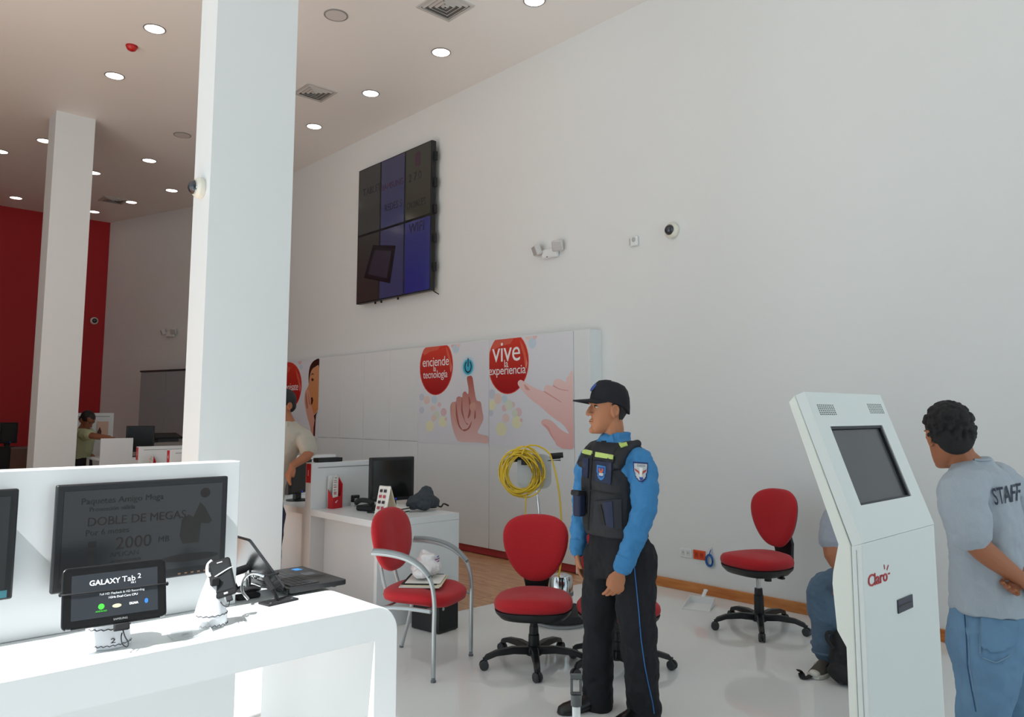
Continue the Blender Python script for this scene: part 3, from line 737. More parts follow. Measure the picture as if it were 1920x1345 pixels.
TXW = mat('screen_white', '#e8ecef', .4, emit='#eef2f4', estr=.75)
yy = -.003
text('lettering', 'GALAXY', .019, TXW, tb, (-.026, yy, 0.1115), XD, ZD, bold=.0003)
text('lettering', 'Tab', .020, TXW, tb, (.032, yy, 0.1128), XD, ZD, sx=1.1)
text('lettering', '2', .018, TXW, tb, (.058, yy, 0.1168), XD, ZD)
text('lettering', '10.1', .008, TXW, tb, (.043, yy, 0.1018), XD, ZD)
text('lettering', 'Full HD Playback & HD Recording', .0078, TXW, tb, (.016, yy, 0.0805), XD, ZD)
text('lettering', '1GHz Dual-Core CPU', .0078, TXW, tb, (.018, yy, 0.0699), XD, ZD)
MB().prism(disc((-.034, yy, 0.0496), .0075, .0075, XD, ZD), (0, .0005, 0)).build('green_icon', mat('icon_green', '#3fb53a', .4, emit='#4fc840', estr=.8), tb, 0)
text('lettering', 'ANDROID', .006, mat('icon_green', '#3fb53a'), tb, (-.034, yy, 0.0376), XD, ZD)
MB().prism(disc((.003, yy, 0.0469), .011, .005, XD, ZD), (0, .0005, 0)).build('web_icon', mat('icon_web', '#c7c0a2', .4, emit='#c7c0a2', estr=.6), tb, 0)
text('lettering', 'DLNA', .008, TXW, tb, (.044, yy, 0.0478), XD, ZD, bold=.0003)
MB().prism(disc((.075, yy, 0.0496), .0045, .0065, XD, ZD), (0, .0005, 0)).build('bluetooth_icon', mat('icon_blue', '#2f6fc0', .4, emit='#3a78cc', estr=.8), tb, 0)
text('lettering', 'SAMSUNG', .0075, mat('tablet_brand', '#a3a6a8', .4), tb, (.012, -.0024, .0125), XD, ZD)
MB().tube(smooth_path([(-TW / 2 - .004, .004, 0.0920), (-TW / 2 + .02, -.007, 0.0894), (0, -.0055, 0.0876), (TW / 2 - .02, -.006, 0.0872), (TW / 2 + .004, .004, 0.0872)]), .0024, 8).build('strap', BLACKM, tb)
for sx in (-1, 1): MB().ell((sx * (TW / 2 + .003), .004, .0872 + (.0055 if sx < 0 else 0)), (.004, .005, .0055)).build('strap_knob', BLACKM, tb)
MB().box(-.004, -.004, -.018, .034, .014, .001).build('dock_plug', BLACKM, tb, bevel=.003)
MB().tube(smooth_path([(.018, .004, -.016), (.022, .0, -.033), (.030, -.004, -.052), (.026, -.008, -.062), (.016, -.004, -.052), (.014, .004, -.036), (.017, .012, -.024)]), .0016, 6).build('cable', BLACKM, tb)
for sx in (-.11, .115): MB().box(sx - .006, .0, .0, sx + .006, .001, .006).build('edge_clip', SILVER, tb, 0)
# arm joining the stand to the tablet back
MB().box(-.03, -.075, .098, .03, -.012, .1155).build('neck_plate', mat('stand_white', '#eef1f4'), ts, bevel=.004)

# phone on a white cone stand
pc = at_z(405, 1175, ZT); pc = (.958, 2.365, ZT)
t = thing('phone_stand', 'white cone shaped phone stand with drawn line', 'display stand', pc)
MB().lathe([(0, .0005), (.047, .0005), (.049, .005), (.047, .034), (.036, .075), (.026, .105), (.018, .128), (.014, .14), (0, .141)], n=32).build('cone', mat('stand_white', '#eef1f4'), t)
MB().tube(scrib(.0478, .035, -3.0, -.1), .0011, 5).build('pen_line', INK, t)
MB().tube(scrib(.0493, .006, -2.6, -.3, amp=.003), .0009, 5).build('pen_line', INK, t)
MB().box(-.012, -.03, .118, .012, .006, .142).build('cradle', BLACKM, t, bevel=.003)
t = thing('smartphone', 'small black smartphone held by a white strap on cone stand', 'phone', (.985, 2.318, ZT + .088))
t.rotation_euler = (math.radians(-26), math.radians(-15), math.radians(-24))
MB().prism([(x, 0, z) for x, z in rrect(-.031, 0, .031, .116, .009)], (0, .011, 0)).build('body', mat('tablet_black', '#141517'), t, bevel=.003)
MB().box(-.026, -.0012, .018, .026, -.0003, .098).build('screen', mat('phone_screen', '#2c2e30', .2), t, 0)
MB().box(-.006, -.0016, .006, .006, -.0003, .012).build('home_key', LGREY, t, bevel=.001)
MB().box(-.008, -.0014, .104, .008, -.0003, .107).build('earpiece', LGREY, t, 0)
MB().tube(smooth_path([(-.033, .006, .064), (-.02, -.003, .066), (.02, -.003, .078), (.033, .006, .082)]), .002, 6).build('strap', WHITE_P, t)
MB().tube(smooth_path([(-.032, .006, .07), (-.040, .012, .09), (-.034, .010, .112), (-.02, .006, .12)]), .005, 8).build('white_clip', WHITE_P, t)
MB().box(-.003, .0, -.016, .015, .012, .0).build('plug', BLACKM, t, bevel=.002)
MB().tube(smooth_path([(.006, .006, -.014), (-.002, .004, -.03), (-.014, .008, -.022), (-.02, .012, -.008)]), .0016, 6).build('cable', BLACKM, t)

# clear acrylic info holders lying on the counter
ACR = mat('clear_acrylic', '#eef3f4', .05, alpha=.28)
def info_plate(c, rz, label, w=.11, d=.085):
    t = thing('info_holder', label, 'info holder', (c[0], c[1], ZT), rz, 'clear acrylic info holders')
    MB().prism([(-w / 2, -d / 2, .0005), (w / 2, -d / 2, .0005), (w / 2, d / 2, .0005), (-w / 2, d / 2, .0005)], (0, 0, .004)).build('base_plate', ACR, t, 0)
    MB().prism([(-w / 2, -d / 2 + .002, .0047), (-w / 2, d / 2 - .004, .026), (-w / 2, d / 2 - .001, .026), (-w / 2, -d / 2 + .006, .0047)], (w, 0, 0)).build('sloping_plate', ACR, t, 0)
    MB().box(-w / 2 + .03, -.012, .0046, -w / 2 + .05, .004, .0052).build('small_label', mat('small_label_grey', '#8d8a90', .5), t, 0)
c = at_z(48, 1243, ZT); info_plate((c.x, c.y + .012), -.12, 'clear acrylic info holder on the counter at the left edge')
c = at_z(350, 1193, ZT); info_plate((c.x + .012, c.y + .006), -.12, 'clear acrylic info holder between tablet and phone stands')
c = at_z(490, 1166, ZT); info_plate((c.x + .01, c.y + .006), -.12, 'clear acrylic info holder right of the phone stand')

# laptop and security bracket
LAP = mat('laptop_black', '#1d1e20', .38, var=.06)
lp = thing('laptop', 'open black laptop with its back to the viewer at counter end', 'laptop', (1.235, 2.66, ZT), math.radians(-63))
# local: screen side faces -y, hinge along x at y=0, base towards -y
lw, ld = .34, .235
lp.location = (1.29, 2.70, ZT); lp.rotation_euler = (0, 0, math.radians(90))
MB().prism([(x, y, .010) for x, y in rrect(-lw / 2, -ld, lw / 2, 0, .012)], (0, 0, .018)).build('base', LAP, lp, bevel=.002)
for sx in (-.13, .13):
    for sy in (-.03, -ld + .03): MB().cyl((sx, sy, .0005), (sx, sy, .0098), .008).build('foot', BLACKM, lp)
kb = MB().box(-lw / 2 + .02, -.135, .0282, lw / 2 - .02, -.02, .0288).build('keyboard_well', BLACKM, lp, 0)
KEY = mat('laptop_key', '#2c2d2f', .45)
for r0 in range(5):
    for c0 in range(14):
        MB().box(-lw / 2 + .024 + c0 * .0209, -.132 + r0 * .0222, .0289, -lw / 2 + .0425 + c0 * .0209, -.1125 + r0 * .0222, .0312).build('key', KEY, kb, 0)
MB().box(-.045, -.205, .0282, .045, -.155, .0285).build('touchpad', DGREY, lp, 0)
MB().box(.10, -.20, .0282, .14, -.17, .0286).build('sticker', mat('blue_sticker', '#2b6ea4', .4), lp, 0)
LT = math.radians(37)
lid = MB(Matrix.Rotation(-LT, 4, 'X') @ Matrix.Translation((0, 0, .0)))
lid.prism([(x, -.004, z) for x, z in rrect(-lw / 2, .012, lw / 2, .232, .010)], (0, .010, 0))
lid = lid.build('lid', mat('laptop_lid', '#3c3d40', .22, .35, var=.05), lp, bevel=.002); lid.location = (0, .002, .026)
sc_ = MB(Matrix.Rotation(-LT, 4, 'X')).box(-lw / 2 + .012, -.0055, .025, lw / 2 - .012, -.0045, .222).build('screen', BLACKG, lid, 0)
MB().cyl((-lw / 2 + .02, .004, .026), (lw / 2 - .02, .004, .026), .007).build('hinge', BLACK, lp)
br = thing('security_bracket', 'black security bracket with chrome screws gripping the laptop', 'bracket', (1.19, 2.52, ZT), math.radians(10))
p0 = at_z(520, 1130, ZT)
br.location = (p0.x, p0.y, ZT)
MB().box(-.055, -.03, .0005, .065, .03, .007).build('foot_plate', BLACKM, br, bevel=.002)
MB().tube([(-.0, 0, .007), (-.012, .01, .045), (-.03, .03, .085)], .010, 8).build('arm', BLACKM, br)
MB().tube([(-.03, .03, .085), (.03, .045, .088)], .008, 8).build('clamp_bar', BLACKM, br)
MB().cyl((-.02, .02, .05), (.02, .028, .056), .012).build('clamp_knob', BLACKM, br)
for a in ((.045, -.018), (-.04, -.018), (.045, .018)): MB().cyl((a[0], a[1], .007), (a[0], a[1], .0095), .004).build('screw', CHROME, br)
MB().tube(smooth_path([(-.03, .03, .085), (-.065, .05, .10), (-.09, .06, .085), (-.10, .055, .05), (-.085, .04, .02)]), .005, 8).build('steel_cable', CHROME, br)
p0 = at_z(463, 1107, ZT)
cl = thing('clamp_mount', 'chrome and black clamp mount behind the phone stand', 'mount', (p0.x, p0.y, ZT))
MB().lathe([(0, .0005), (.045, .0005), (.045, .006), (.03, .014), (0, .015)], n=24).build('base', BLACKM, cl)
MB().cyl((0, 0, .014), (0, 0, .075), .013).build('chrome_post', CHROME, cl)
MB().cyl((-.045, 0, .07), (.02, 0, .082), .014).build('joint', BLACK, cl)
MB().tube([(-.045, 0, .07), (-.055, 0, .04), (-.04, 0, .012)], .009, 8).build('side_arm', BLACK, cl)
MB().ell((.03, -.01, .05), (.014, .014, .016)).build('chrome_ball', CHROME, cl)
p0 = at_z(462, 1123, ZT)
MB().box(-.04, -.018, .0005, .045, .018, .017).build('remote_control', BLACKM, None, bevel=.007, bseg=3, label='small black remote control lying behind the phone stand', cat='remote control').location = (p0.x, p0.y, ZT)
# ================================================================== reception desks
DT = .77; DX0, DX1 = 3.17, 3.935
DESKW = mat('desk_white_laminate', '#e4e7e8', .32, var=.012)
dlab = ['white reception desk 1 at the front of the row with red number tag', 'white reception desk 2 behind the leaning man', 'white reception desk 3 hidden behind the big column',
        'white reception desk 4 seen left of the big column', 'white reception desk 5 at the far end with red number tag']
def desk(i):
    y0 = 4.85 + i * 1.105
    t = thing('reception_desk', dlab[i], 'desk', (DX0, y0, 0), 0, 'numbered reception desks')
    W = DX1 - DX0; D = 1.103
    MB().box(0, .0, DT - .05, W, D - .1, DT).build('top', DESKW, t, bevel=.002)
    MB().box(.0, .001, 0, W, .04, DT - .0505).build('end_panel', DESKW, t, bevel=.002)
    MB().box(.13, .0405, .01, .155, D - .1, DT - .0505).build('front_panel', DESKW, t, 0)
    MB().box(W - .05, .0405, .04, W - .03, D - .1, DT - .0505).build('rear_panel', DESKW, t, 0)
    MB().box(0, D - .0995, 0, W + .1, D - .0, 1.15).build('divider', DESKW, t, bevel=.003)
    MB().box(.06, D - .103, 1.105, W + .1, D - .0997, 1.112).build('divider_groove', mat('groove_grey', '#9a9c9c', .6), t, 0)
    g = MB().box(-.0035, D - .088, .985, -.0005, D - .012, 1.14).build('number_tag', REDP, t, 0)
    text('lettering', str(i + 1), .07, WHITEPRINT, g, (-.0042, D - .05, 1.062), (0, -1, 0), ZD, sx=.8)
    text('lettering', 'caja', .02, WHITEPRINT, g, (-.0042, D - .05, 1.02), (0, 0, 1), (0, 1, 0)) if False else None
    return t
for i in range(5): desk(i)
def brochure_holder(x, y, z, rz, label):
    t = thing('brochure_holder', label, 'brochure holder', (x, y, z), rz, 'red brochure holders')
    MB().prism([(-.055, -.03, .0005), (.055, -.03, .0005), (.055, -.03, .20), (.03, -.03, .10), (-.055, -.03, .09)], (0, .003, 0)).build('front', REDP, t, 0)
    MB().prism([(.052, -.0268, .0005), (.052, .03, .0005), (.052, .03, .27), (.052, -.0268, .20)], (.003, 0, 0)).build('side', REDP, t, 0)
    MB().prism([(-.055, -.0268, .0005), (-.055, .03, .0005), (-.055, .03, .16), (-.055, -.0268, .09)], (.003, 0, 0)).build('side', REDP, t, 0)
    MB().box(-.055, .0302, .0005, .055, .033, .27).build('back', WHITE_P, t, 0)
    MB().box(-.0515, -.0265, .0005, .0515, .0299, .004).build('bottom', REDP, t, 0)
    tick = [(-.028, .052), (-.02, .045), (.0, .066), (-.004, .069), (-.02, .054), (-.025, .058)]
    MB().prism([(a, -.0306, b_) for a, b_ in tick], (0, .0004, 0)).build('tick_mark', WHITEPRINT, t, 0)
    for k, (y0, h, x0) in enumerate(((-.024, .17, -.05), (-.012, .21, -.038), (.004, .245, -.02), (.016, .265, -.0))):
        l = MB().box(x0, y0, .0045, x0 + .055 if x0 + .055 < .05 else .05, y0 + .004, h).build('leaflet', PAPER, t, 0)
        MB().box(x0 + .008, y0 - .0007, h - .055, x0 + .04, y0 - .0002, h - .03).build('leaflet_print', mat('leaflet_pink', '#d98a94', .6), l, 0)
        MB().box(x0 + .006, y0 - .0007, h - .02, x0 + .035, y0 - .0002, h - .014).build('leaflet_print', mat('leaflet_grey', '#8f8c92', .6), l, 0)
brochure_holder(3.365, 5.80, DT, .25, 'red brochure holder with leaflets on reception desk 1')
brochure_holder(3.30, 4.85 + 4 * 1.105 + .95, DT, .25, 'red brochure holder on far reception desk 5')
brochure_holder(3.30, 4.85 + 3 * 1.105 + .95, DT, .25, 'brochure holder on reception desk 4 beside the big column')
brochure_holder(3.30, 4.85 + 1 * 1.105 + .95, DT, .25, 'brochure holder on reception desk 2 behind the leaning man')
# self-inking stamp
t = thing('ink_stamp', 'small black self-inking stamp on reception desk 1', 'stamp', (3.56, 5.80, DT), .2)
MB().box(-.035, -.02, .035, .035, .02, .095).build('cap', BLACK, t, bevel=.006)
for sx in (-1, 1): MB().box(sx * .031 - .003, -.018, .0005, sx * .031 + .003, .018, .036).build('leg', WHITE_P, t, 0)
MB().box(-.026, -.0212, .05, .026, -.0202, .055).build('stripe', WHITEPRINT, t, 0); MB().box(-.026, -.0212, .062, .0, -.0202, .067).build('stripe', WHITEPRINT, t, 0)
MB().box(-.025, -.015, .008, .025, .015, .034).build('ink_pad', LGREY, t, 0)
# desk monitor
def desk_monitor(x, y, z, rz, label, w=.40, h=.36):
    t = thing('desk_monitor', label, 'monitor', (x, y, z), rz, 'black desk monitors')
    MB().box(-w / 2, -.02, .065, w / 2, .03, .065 + h).build('bezel', BLACK, t, bevel=.008)
    MB().box(-w / 2 + .025, -.0215, .095, w / 2 - .025, -.0203, .04 + h).build('screen', mat('monitor_screen', '#1a1919', .15), t, 0)
    MB().box(-.045, .0, .01, .045, .03, .13).build('stem', BLACK, t, 0)
    MB().lathe([(0, .0005), (.11, .0005), (.11, .008), (.06, .014), (0, .015)], n=24).build('foot', BLACK, t)
    MB().cyl((.03, -.0222, .08), (.03, -.0203, .08), .006, n=10).build('power_led', mat('blue_led', '#2a3fd0', .3, emit='#2a3fd0', estr=1.2), t)
desk_monitor(3.70, 5.46, DT, -.15, 'black desk monitor on reception desk 1')
# tent calendar
t = thing('tent_calendar', 'white tent calendar standing at the front of reception desk 1', 'calendar', (3.385, 5.06, DT), math.radians(12))
MB().prism([(-.075, -.06, .0005), (-.072, -.06, .0005), (-.016, -.06, .225), (-.02, -.06, .23)], (0, .12, 0)).build('front_sheet', PAPER, t, 0)
MB().prism([(.075, -.06, .0005), (.072, -.06, .0005), (-.014, -.06, .225), (-.0195, -.06, .2302)], (0, .12, 0)).build('back_sheet', CREAM, t, 0)
nx = Vector((-.972, 0, .235)); ux = Vector((.235, 0, .972))
for k in range(4):
    c = Vector((-.071, 0, .03)) + ux * (.03 + k * .043)
    for q in (-.03, .012):
        MB().prism([c + nx * .004 + Vector((0, q, 0)) + a for a in (Vector((0, 0, 0)), Vector((0, .028, 0)), Vector((0, .028, 0)) + ux * .022, ux * .022)], nx * .0004).build('printed_picture', mat('calendar_ink' if k % 2 else 'calendar_red', '#3a2e38' if k % 2 else '#b4505e', .6), t, 0)
MB().tube([(-.0175, y_, .231) for y_ in (-.055, .055)], .004, 6).build('spine', PAPER, t)
# dark bag on the desk
t = thing('cloth_bag', 'dark grey cloth bag slumped beside the desk monitor', 'bag', (3.80, 5.15, DT + .012))
b = MB()
b.ell((.0, .0, .07), (.11, .08, .07)); b.ell((.05, .03, .10), (.07, .06, .085)); b.ell((-.09, .0, .06), (.07, .06, .055)); b.ell((.09, -.01, .05), (.06, .05, .05)); b.ell((-.02, -.05, .04), (.09, .04, .04))
b.blob('body', mat('dark_grey_cloth', '#3a4148', .8, var=.15, scale=30, bump=.3), t, .008, 3, wrinkle=.03, wscale=.06)
MB().tube(smooth_path([(.11, -.03, .03), (.16, -.03, .01), (.2, -.015, .03), (.24, -.03, .012)]), .007, 6).build('strap', BLACKM, t)
# papers, books and cables on the desk
t = thing('paper_stack', 'stack of papers and booklets under the cloth bag side', 'papers', (3.55, 5.17, DT), .3)
for k in range(6):
    MB().box(-.1 + random.uniform(-.008, .008), -.07, .0005 + k * .008, .08 + random.uniform(-.008, .008), .07, .007 + k * .008).build('sheet', [PAPER, BLACKM, PAPER, PAPER, INK, PAPER][k], t, 0)
t = thing('desk_phone', 'black telephone handset between stamp and monitor', 'telephone', (3.485, 5.47, DT), .3)
MB().box(-.07, -.08, .0005, .07, .08, .045).build('body', BLACKM, t, bevel=.015)
MB().tube(smooth_path([(-.055, -.09, .06), (-.055, -.04, .085), (-.055, .04, .085), (-.055, .09, .06)]), .02, 10).build('handset', BLACKM, t)
MB().tube(smooth_path([(-.05, -.1, .045), (-.09, -.13, .012), (-.13, -.1, .008), (-.16, -.14, .008), (-.12, -.18, .008), (-.05, -.16, .008)]), .004, 6).build('cord', BLACKM, t)
t = thing('till_device', 'flat black device lying on top of the desk divider', 'device', (3.30, 5.90, 1.151), 0)
MB().box(-.07, -.045, .0005, .16, .045, .035).build('body', BLACKM, t, bevel=.004); MB().box(-.06, -.047, .012, .15, -.0455, .016).build('slot', DGREY, t, 0)
t = thing('till_device', 'flat black device on divider of far desk 4', 'device', (3.45, 4.85 + 3 * 1.105 + 1.05, 1.151), 0)
MB().box(-.07, -.045, .0005, .16, .045, .035).build('body', BLACKM, t, bevel=.004); MB().box(-.06, -.047, .012, .15, -.0455, .016).build('slot', DGREY, t, 0)
desk_monitor(3.42, 6.55, DT, .5, 'dark desk monitor half hidden behind the leaning man', .36, .3)

# ---------------- rear corner: partition, till desk, printer
t = thing('partition', 'white partition panel behind the man in the rear corner', 'partition', (2.70, 12.6, 0))
MB().box(0, 0, 0, .81, .05, 1.575).build('panel', DESKW, t, bevel=.003)
MB().box(.03, -.004, 1.52, .75, -.0005, 1.53).build('groove', mat('groove_grey', '#9a9c9c'), t, 0)
t = thing('poster_card', 'small printed card leaning by the partition in the rear', 'card', (3.36, 12.58, 1.20)); 
MB().box(-.075, -.001, -.0, .075, .003, .25).build('card', mat('card_peach', '#d9b7a4', .6), t, 0)
MB().prism([(-.07, -.0016, .03), (-.02, -.0016, .03), (-.015, -.0016, .1), (-.04, -.0016, .17), (-.07, -.0016, .1)], (0, .0004, 0)).build('printed_figure', FD, t, 0)
t = thing('till_desk', 'white till desk in the rear corner under a black monitor', 'desk', (2.98, 11.2, 0))
MB().box(.0, 0, 0, .40, .03, 1.235).build('front_panel', DESKW, t, bevel=.003)
MB().box(.4005, 0, 0, 1.1, .03, .97).build('side_panel', DESKW, t, bevel=.003)
MB().box(.0, .0305, .94, 1.1, .65, .97).build('top', DESKW, t, bevel=.003)
MB().box(.0, .62, .0, .03, .65, .9395).build('leg', DESKW, t, 0); MB().box(1.07, .62, .0, 1.1, .65, .9395).build('leg', DESKW, t, 0)
bpy.context.view_layer.update()
desk_monitor(3.545, 11.45, .97, -.15, 'black monitor on the till desk in the rear', .36, .36)
t = thing('printer', 'grey office printer with raised paper tray in the rear', 'printer', (4.15, 12.2, .0), 0)
MB().box(-.32, -.25, 0, .32, .25, .88).build('stand', DGREY, t, bevel=.004)
MB().box(-.28, -.22, .8805, .28, .22, 1.14).build('body', mat('printer_beige', '#8d8680', .5), t, bevel=.02)
MB().obox((-.0, .02, 1.23), (.4, .3, .03), rotm(.2, 0, 0)).build('scanner_lid', BLACKM, t, bevel=.006)
MB().obox((-.25, -.12, 1.15), (.16, .2, .02), rotm(0, -.3, 0)).build('paper_tray', BLACKM, t, bevel=.004)
MB().box(-.15, -.1, 1.1405, .15, .15, 1.225).build('lid_support', DGREY, t, 0)
# things glimpsed left of the slim column
t = thing('armchair_dark', 'dark chair in the shadow left of the slim column', 'chair', (2.42, 14.2, 0), .4)
MB().box(-.25, -.25, .40, .25, .25, .48).build('seat', BLACKM, t, bevel=.03); MB().box(-.23, .2, .5, .23, .27, 1.05).build('backrest', BLACKM, t, bevel=.03)
MB().cyl((0, 0, .1), (0, 0, .4), .03).build('post', BLACK, t)
for k in range(5): MB().tube([(0, 0, .1), (.26 * math.cos(k * 1.257), .26 * math.sin(k * 1.257), .02)], .018, 6).build('foot', BLACK, t)
t = thing('low_counter', 'low brown counter in front of the red wall at far left', 'counter', (1.2, 15.6, 0))
MB().box(0, 0, 0, 1.9, .5, .96).build('body', mat('brown_board', '#6b4a40', .5, var=.1), t, bevel=.004); MB().box(-.02, -.02, .9605, 1.92, .52, .99).build('top', mat('brown_top', '#7d6660', .4), t, bevel=.003)
desk_monitor(2.72, 15.8, .99, .3, 'dark monitor on the low brown counter far left', .3, .36)

# ================================================================== swivel chairs
def swivel_chair(loc, seat_rz, base_rz, label, seat_z=.44, lift_chrome=False, back_tilt=.12):
    t = thing('swivel_chair', label, 'chair', loc, seat_rz, 'red swivel chairs')
    z0 = seat_z
    # sitter faces local -y
    def pad(w, d, n=40, pw=2.6, egg=0.0):
        out = []
        for k in range(n):
            a = 2 * PI * k / n; c, s_ = math.cos(a), math.sin(a)
            out.append((w * math.copysign(abs(c) ** (2 / pw), c) * (1 + egg * s_), d * math.copysign(abs(s_) ** (2 / pw), s_)))
        return out
    rings = []
    for zz, k in ((0, .93), (.012, .985), (.03, 1.0), (.05, .985), (.064, .93), (.074, .8), (.08, .5), (.081, .15)):
        rings.append([Vector((x * k, y * k, z0 + zz + .012 * (1 - (x / .25) ** 2) * (k < 1 and zz > .05) + (-.018 if y < -.16 else 0) * 0)) for x, y in pad(.245, .235, egg=-.06)])
    MB().loft(rings).build('seat', RED_F, t, 60)
    rings = [[Vector((x * k, y * k, z0 + zz)) for x, y in pad(.245, .235, egg=-.06)] for zz, k in ((-.06, .72), (-.052, .84), (-.02, .96), (-.0005, .985))]
    MB().loft(rings).build('seat_shell', BLACK, t, 60)
    # backrest: rounded shield, wider at the top
    def shield(k):
        out = []
        for i in range(44):
            a = 2 * PI * i / 44; c, s_ = math.cos(a), math.sin(a)
            x = math.copysign(abs(c) ** .78, c); z = math.copysign(abs(s_) ** .8, s_)
            wd = .208 * (1 + .2 * z - .10 * max(0, -z))
            out.append((x * wd * k, z * .215 * k))
        return out
    bz = z0 + .325
    R_ = Matrix.Translation((0, .235, bz)) @ Matrix.Rotation(-back_tilt, 4, 'X')
    mb = MB(R_); rings = []
    for yy, k in ((.0, .96), (-.012, 1.0), (-.028, .985), (-.042, .90), (-.05, .72), (-.052, .3)):
        rings.append([Vector((x, yy - .10 * (x / .22) ** 2 * .5, z)) for x, z in shield(k)])
    mb.loft(rings).build('backrest', RED_F, t, 60)
    mb = MB(R_); rings = []
    for yy, k in ((.028, .55), (.024, .8), (.012, .93), (.0006, .965)):
        rings.append([Vector((x, yy - .10 * (x / .22) ** 2 * .5, z)) for x, z in shield(k)])
    mb.loft(rings).build('back_shell', BLACK, t, 60)
    # bracket between seat and back
    mb = MB(); rings = []
    for (y_, z_, w_, d_) in ((.10, z0 - .055, .07, .012), (.22, z0 - .05, .075, .014), (.275, z0 - .01, .08, .016), (.282, z0 + .06, .075, .016), (.275, z0 + .14, .09, .014), (.268, z0 + .22, .07, .012)):
        rings.append([Vector((-w_, y_ - d_, z_ + (d_ if y_ < .25 else 0))), Vector((w_, y_ - d_, z_ + (d_ if y_ < .25 else 0))), Vector((w_, y_ + d_, z_ - (d_ if y_ < .25 else 0))), Vector((-w_, y_ + d_, z_ - (d_ if y_ < .25 else 0)))])
    mb.loft(rings).build('back_bracket', BLACK, t, 40, bevel=.004)
    MB().box(-.09, -.1, z0 - .075, .09, .12, z0 - .046).build('mechanism', BLACK, t, bevel=.008)
    MB().tube([(.08, .02, z0 - .06), (.17, .03, z0 - .062)], .006, 8).build('lever', BLACK, t)
    MB().box(.165, .012, z0 - .07, .215, .045, z0 - .054).build('lever_paddle', BLACK, t, bevel=.006)
    MB().cyl((0, .1, z0 - .075), (0, .1, z0 - .125), .026).build('tension_knob', BLACK, t)
    if lift_chrome:
        MB().cyl((0, 0, z0 - .17), (0, 0, z0 - .0755), .016).build('gas_lift', CHROME, t)
    else:
        MB().cyl((0, 0, z0 - .12), (0, 0, z0 - .0755), .024).build('gas_lift', BLACK, t)
    top = z0 - .12 if not lift_chrome else z0 - .165
    MB().lathe([(0, .07), (.036, .07), (.036, .12), (.034, top - .05), (.03, top - .045), (.028, top), (0, top)], n=20).build('column_cover', BLACK, t)
    q = base_rz - seat_rz
    MB().lathe([(0, .055), (.05, .06), (.055, .09), (.045, .112), (.035, .118), (0, .118)], n=20).build('hub', BLACK, t)
    for k in range(5):
        a = q + k * 2 * PI / 5; c, s_ = math.cos(a), math.sin(a); pd = Vector((-s_, c, 0))
        rings = []
        for rr, zz, w_, h_ in ((.03, .088, .030, .022), (.14, .100, .026, .020), (.25, .093, .022, .016), (.312, .074, .020, .015), (.328, .058, .018, .012)):
            p = Vector((rr * c, rr * s_, zz))
            rings.append([p - pd * w_ + Vector((0, 0, -h_)), p + pd * w_ + Vector((0, 0, -h_)), p + pd * w_ * .8 + Vector((0, 0, h_)), p - pd * w_ * .8 + Vector((0, 0, h_))])
        arm = MB().loft(rings).build('base_arm', BLACK, t, 50, bevel=.005)
        cc = Vector((.328 * c, .328 * s_, .029))
        MB().cyl(cc + Vector((0, 0, .02)), cc + Vector((0, 0, .045)), .008, n=8).build('castor_stem', BLACK, arm)
        ca = a + random.uniform(-.8, .8); ax = Vector((-math.sin(ca), math.cos(ca), 0)); rq = ax.to_track_quat('Z', 'Y').to_matrix()
        for sg in (-1, 1):
            MB().lathe([(0, -.009), (.024, -.009), (.0285, -.005), (.0285, .005), (.024, .009), (0, .009)], c=cc + ax * sg * .014, n=18, rot=rq).build('castor_wheel', DGREY, arm)
        MB().lathe([(0, -.004), (.027, -.004), (.027, .004), (0, .004)], c=cc + Vector((0, 0, .006)), n=14, rot=rq).build('castor_fork', BLACK, arm)
    return t
def face(px_right, toward):            # sitter direction as picture directions: right, toward viewer
    v = _R * px_right - _FH * toward
    return math.atan2(v.x, -v.y)
swivel_chair((3.485, 3.545, 0), face(-.10, 1), math.radians(229), 'red swivel chair in the middle, facing the viewer beside the armchair', .35)
swivel_chair((3.80, 3.13, 0), face(.40, 1), math.radians(170), 'red swivel chair mostly hidden behind the guard', .335)
swivel_chair((5.235, 2.985, 0), face(-1, .55), math.radians(212), 'red swivel chair standing alone by the right wall', .455, True)

# ================================================================== armchair with silver frame
t = thing('visitor_armchair', 'red visitor armchair with silver tube frame holding papers', 'chair', (2.955, 4.05, 0), math.radians(25.8))
for sx in (-1, 1):
    x = sx * .265
    pth = smooth_path([(x, -.25, .0), (x, -.25, .25), (x, -.25, .46), (x, -.22, .58), (x, -.15, .645), (x, -.05, .688), (x, .07, .705), (x * .98, .18, .705)], 6)
    f_ = MB().tube(pth, .0135, 10).build('side_frame', SILVER, t)
    MB().cyl((x, -.25, .0003), (x, -.25, .012), .0155, n=12).build('foot_cap', GREY, f_)
    pad_ = smooth_path([(x, -.225, .59), (x, -.15, .660), (x, -.05, .704), (x, .07, .722), (x * .98, .17, .722)], 6)
    MB().tube(pad_, .0155, 10, flat=.9).build('arm_pad', mat('arm_pad_grey', '#8f9698', .45), t)
    pth = smooth_path([(x, -.25, .395), (x, -.05, .40), (x, .10, .385), (x, .17, .33), (x * 1.0, .21, .18), (x, .26, .0)], 6)
    f_ = MB().tube(pth, .012, 10).build('rear_leg', SILVER, t)
    MB().cyl((x, .26, .0003), (x, .26, .012), .014, n=12).build('foot_cap', GREY, f_)
MB().tube([(-.265, -.2, .398), (.265, -.2, .398)], .011, 8).build('cross_bar', SILVER, t)
MB().tube([(-.265, .1, .386), (.265, .1, .386)], .011, 8).build('cross_bar', SILVER, t)
MB().tube(smooth_path([(-.09, .1, .39), (-.085, .18, .45), (-.08, .225, .60), (-.08, .235, .70)]), .011, 8).build('back_strut', SILVER, t)
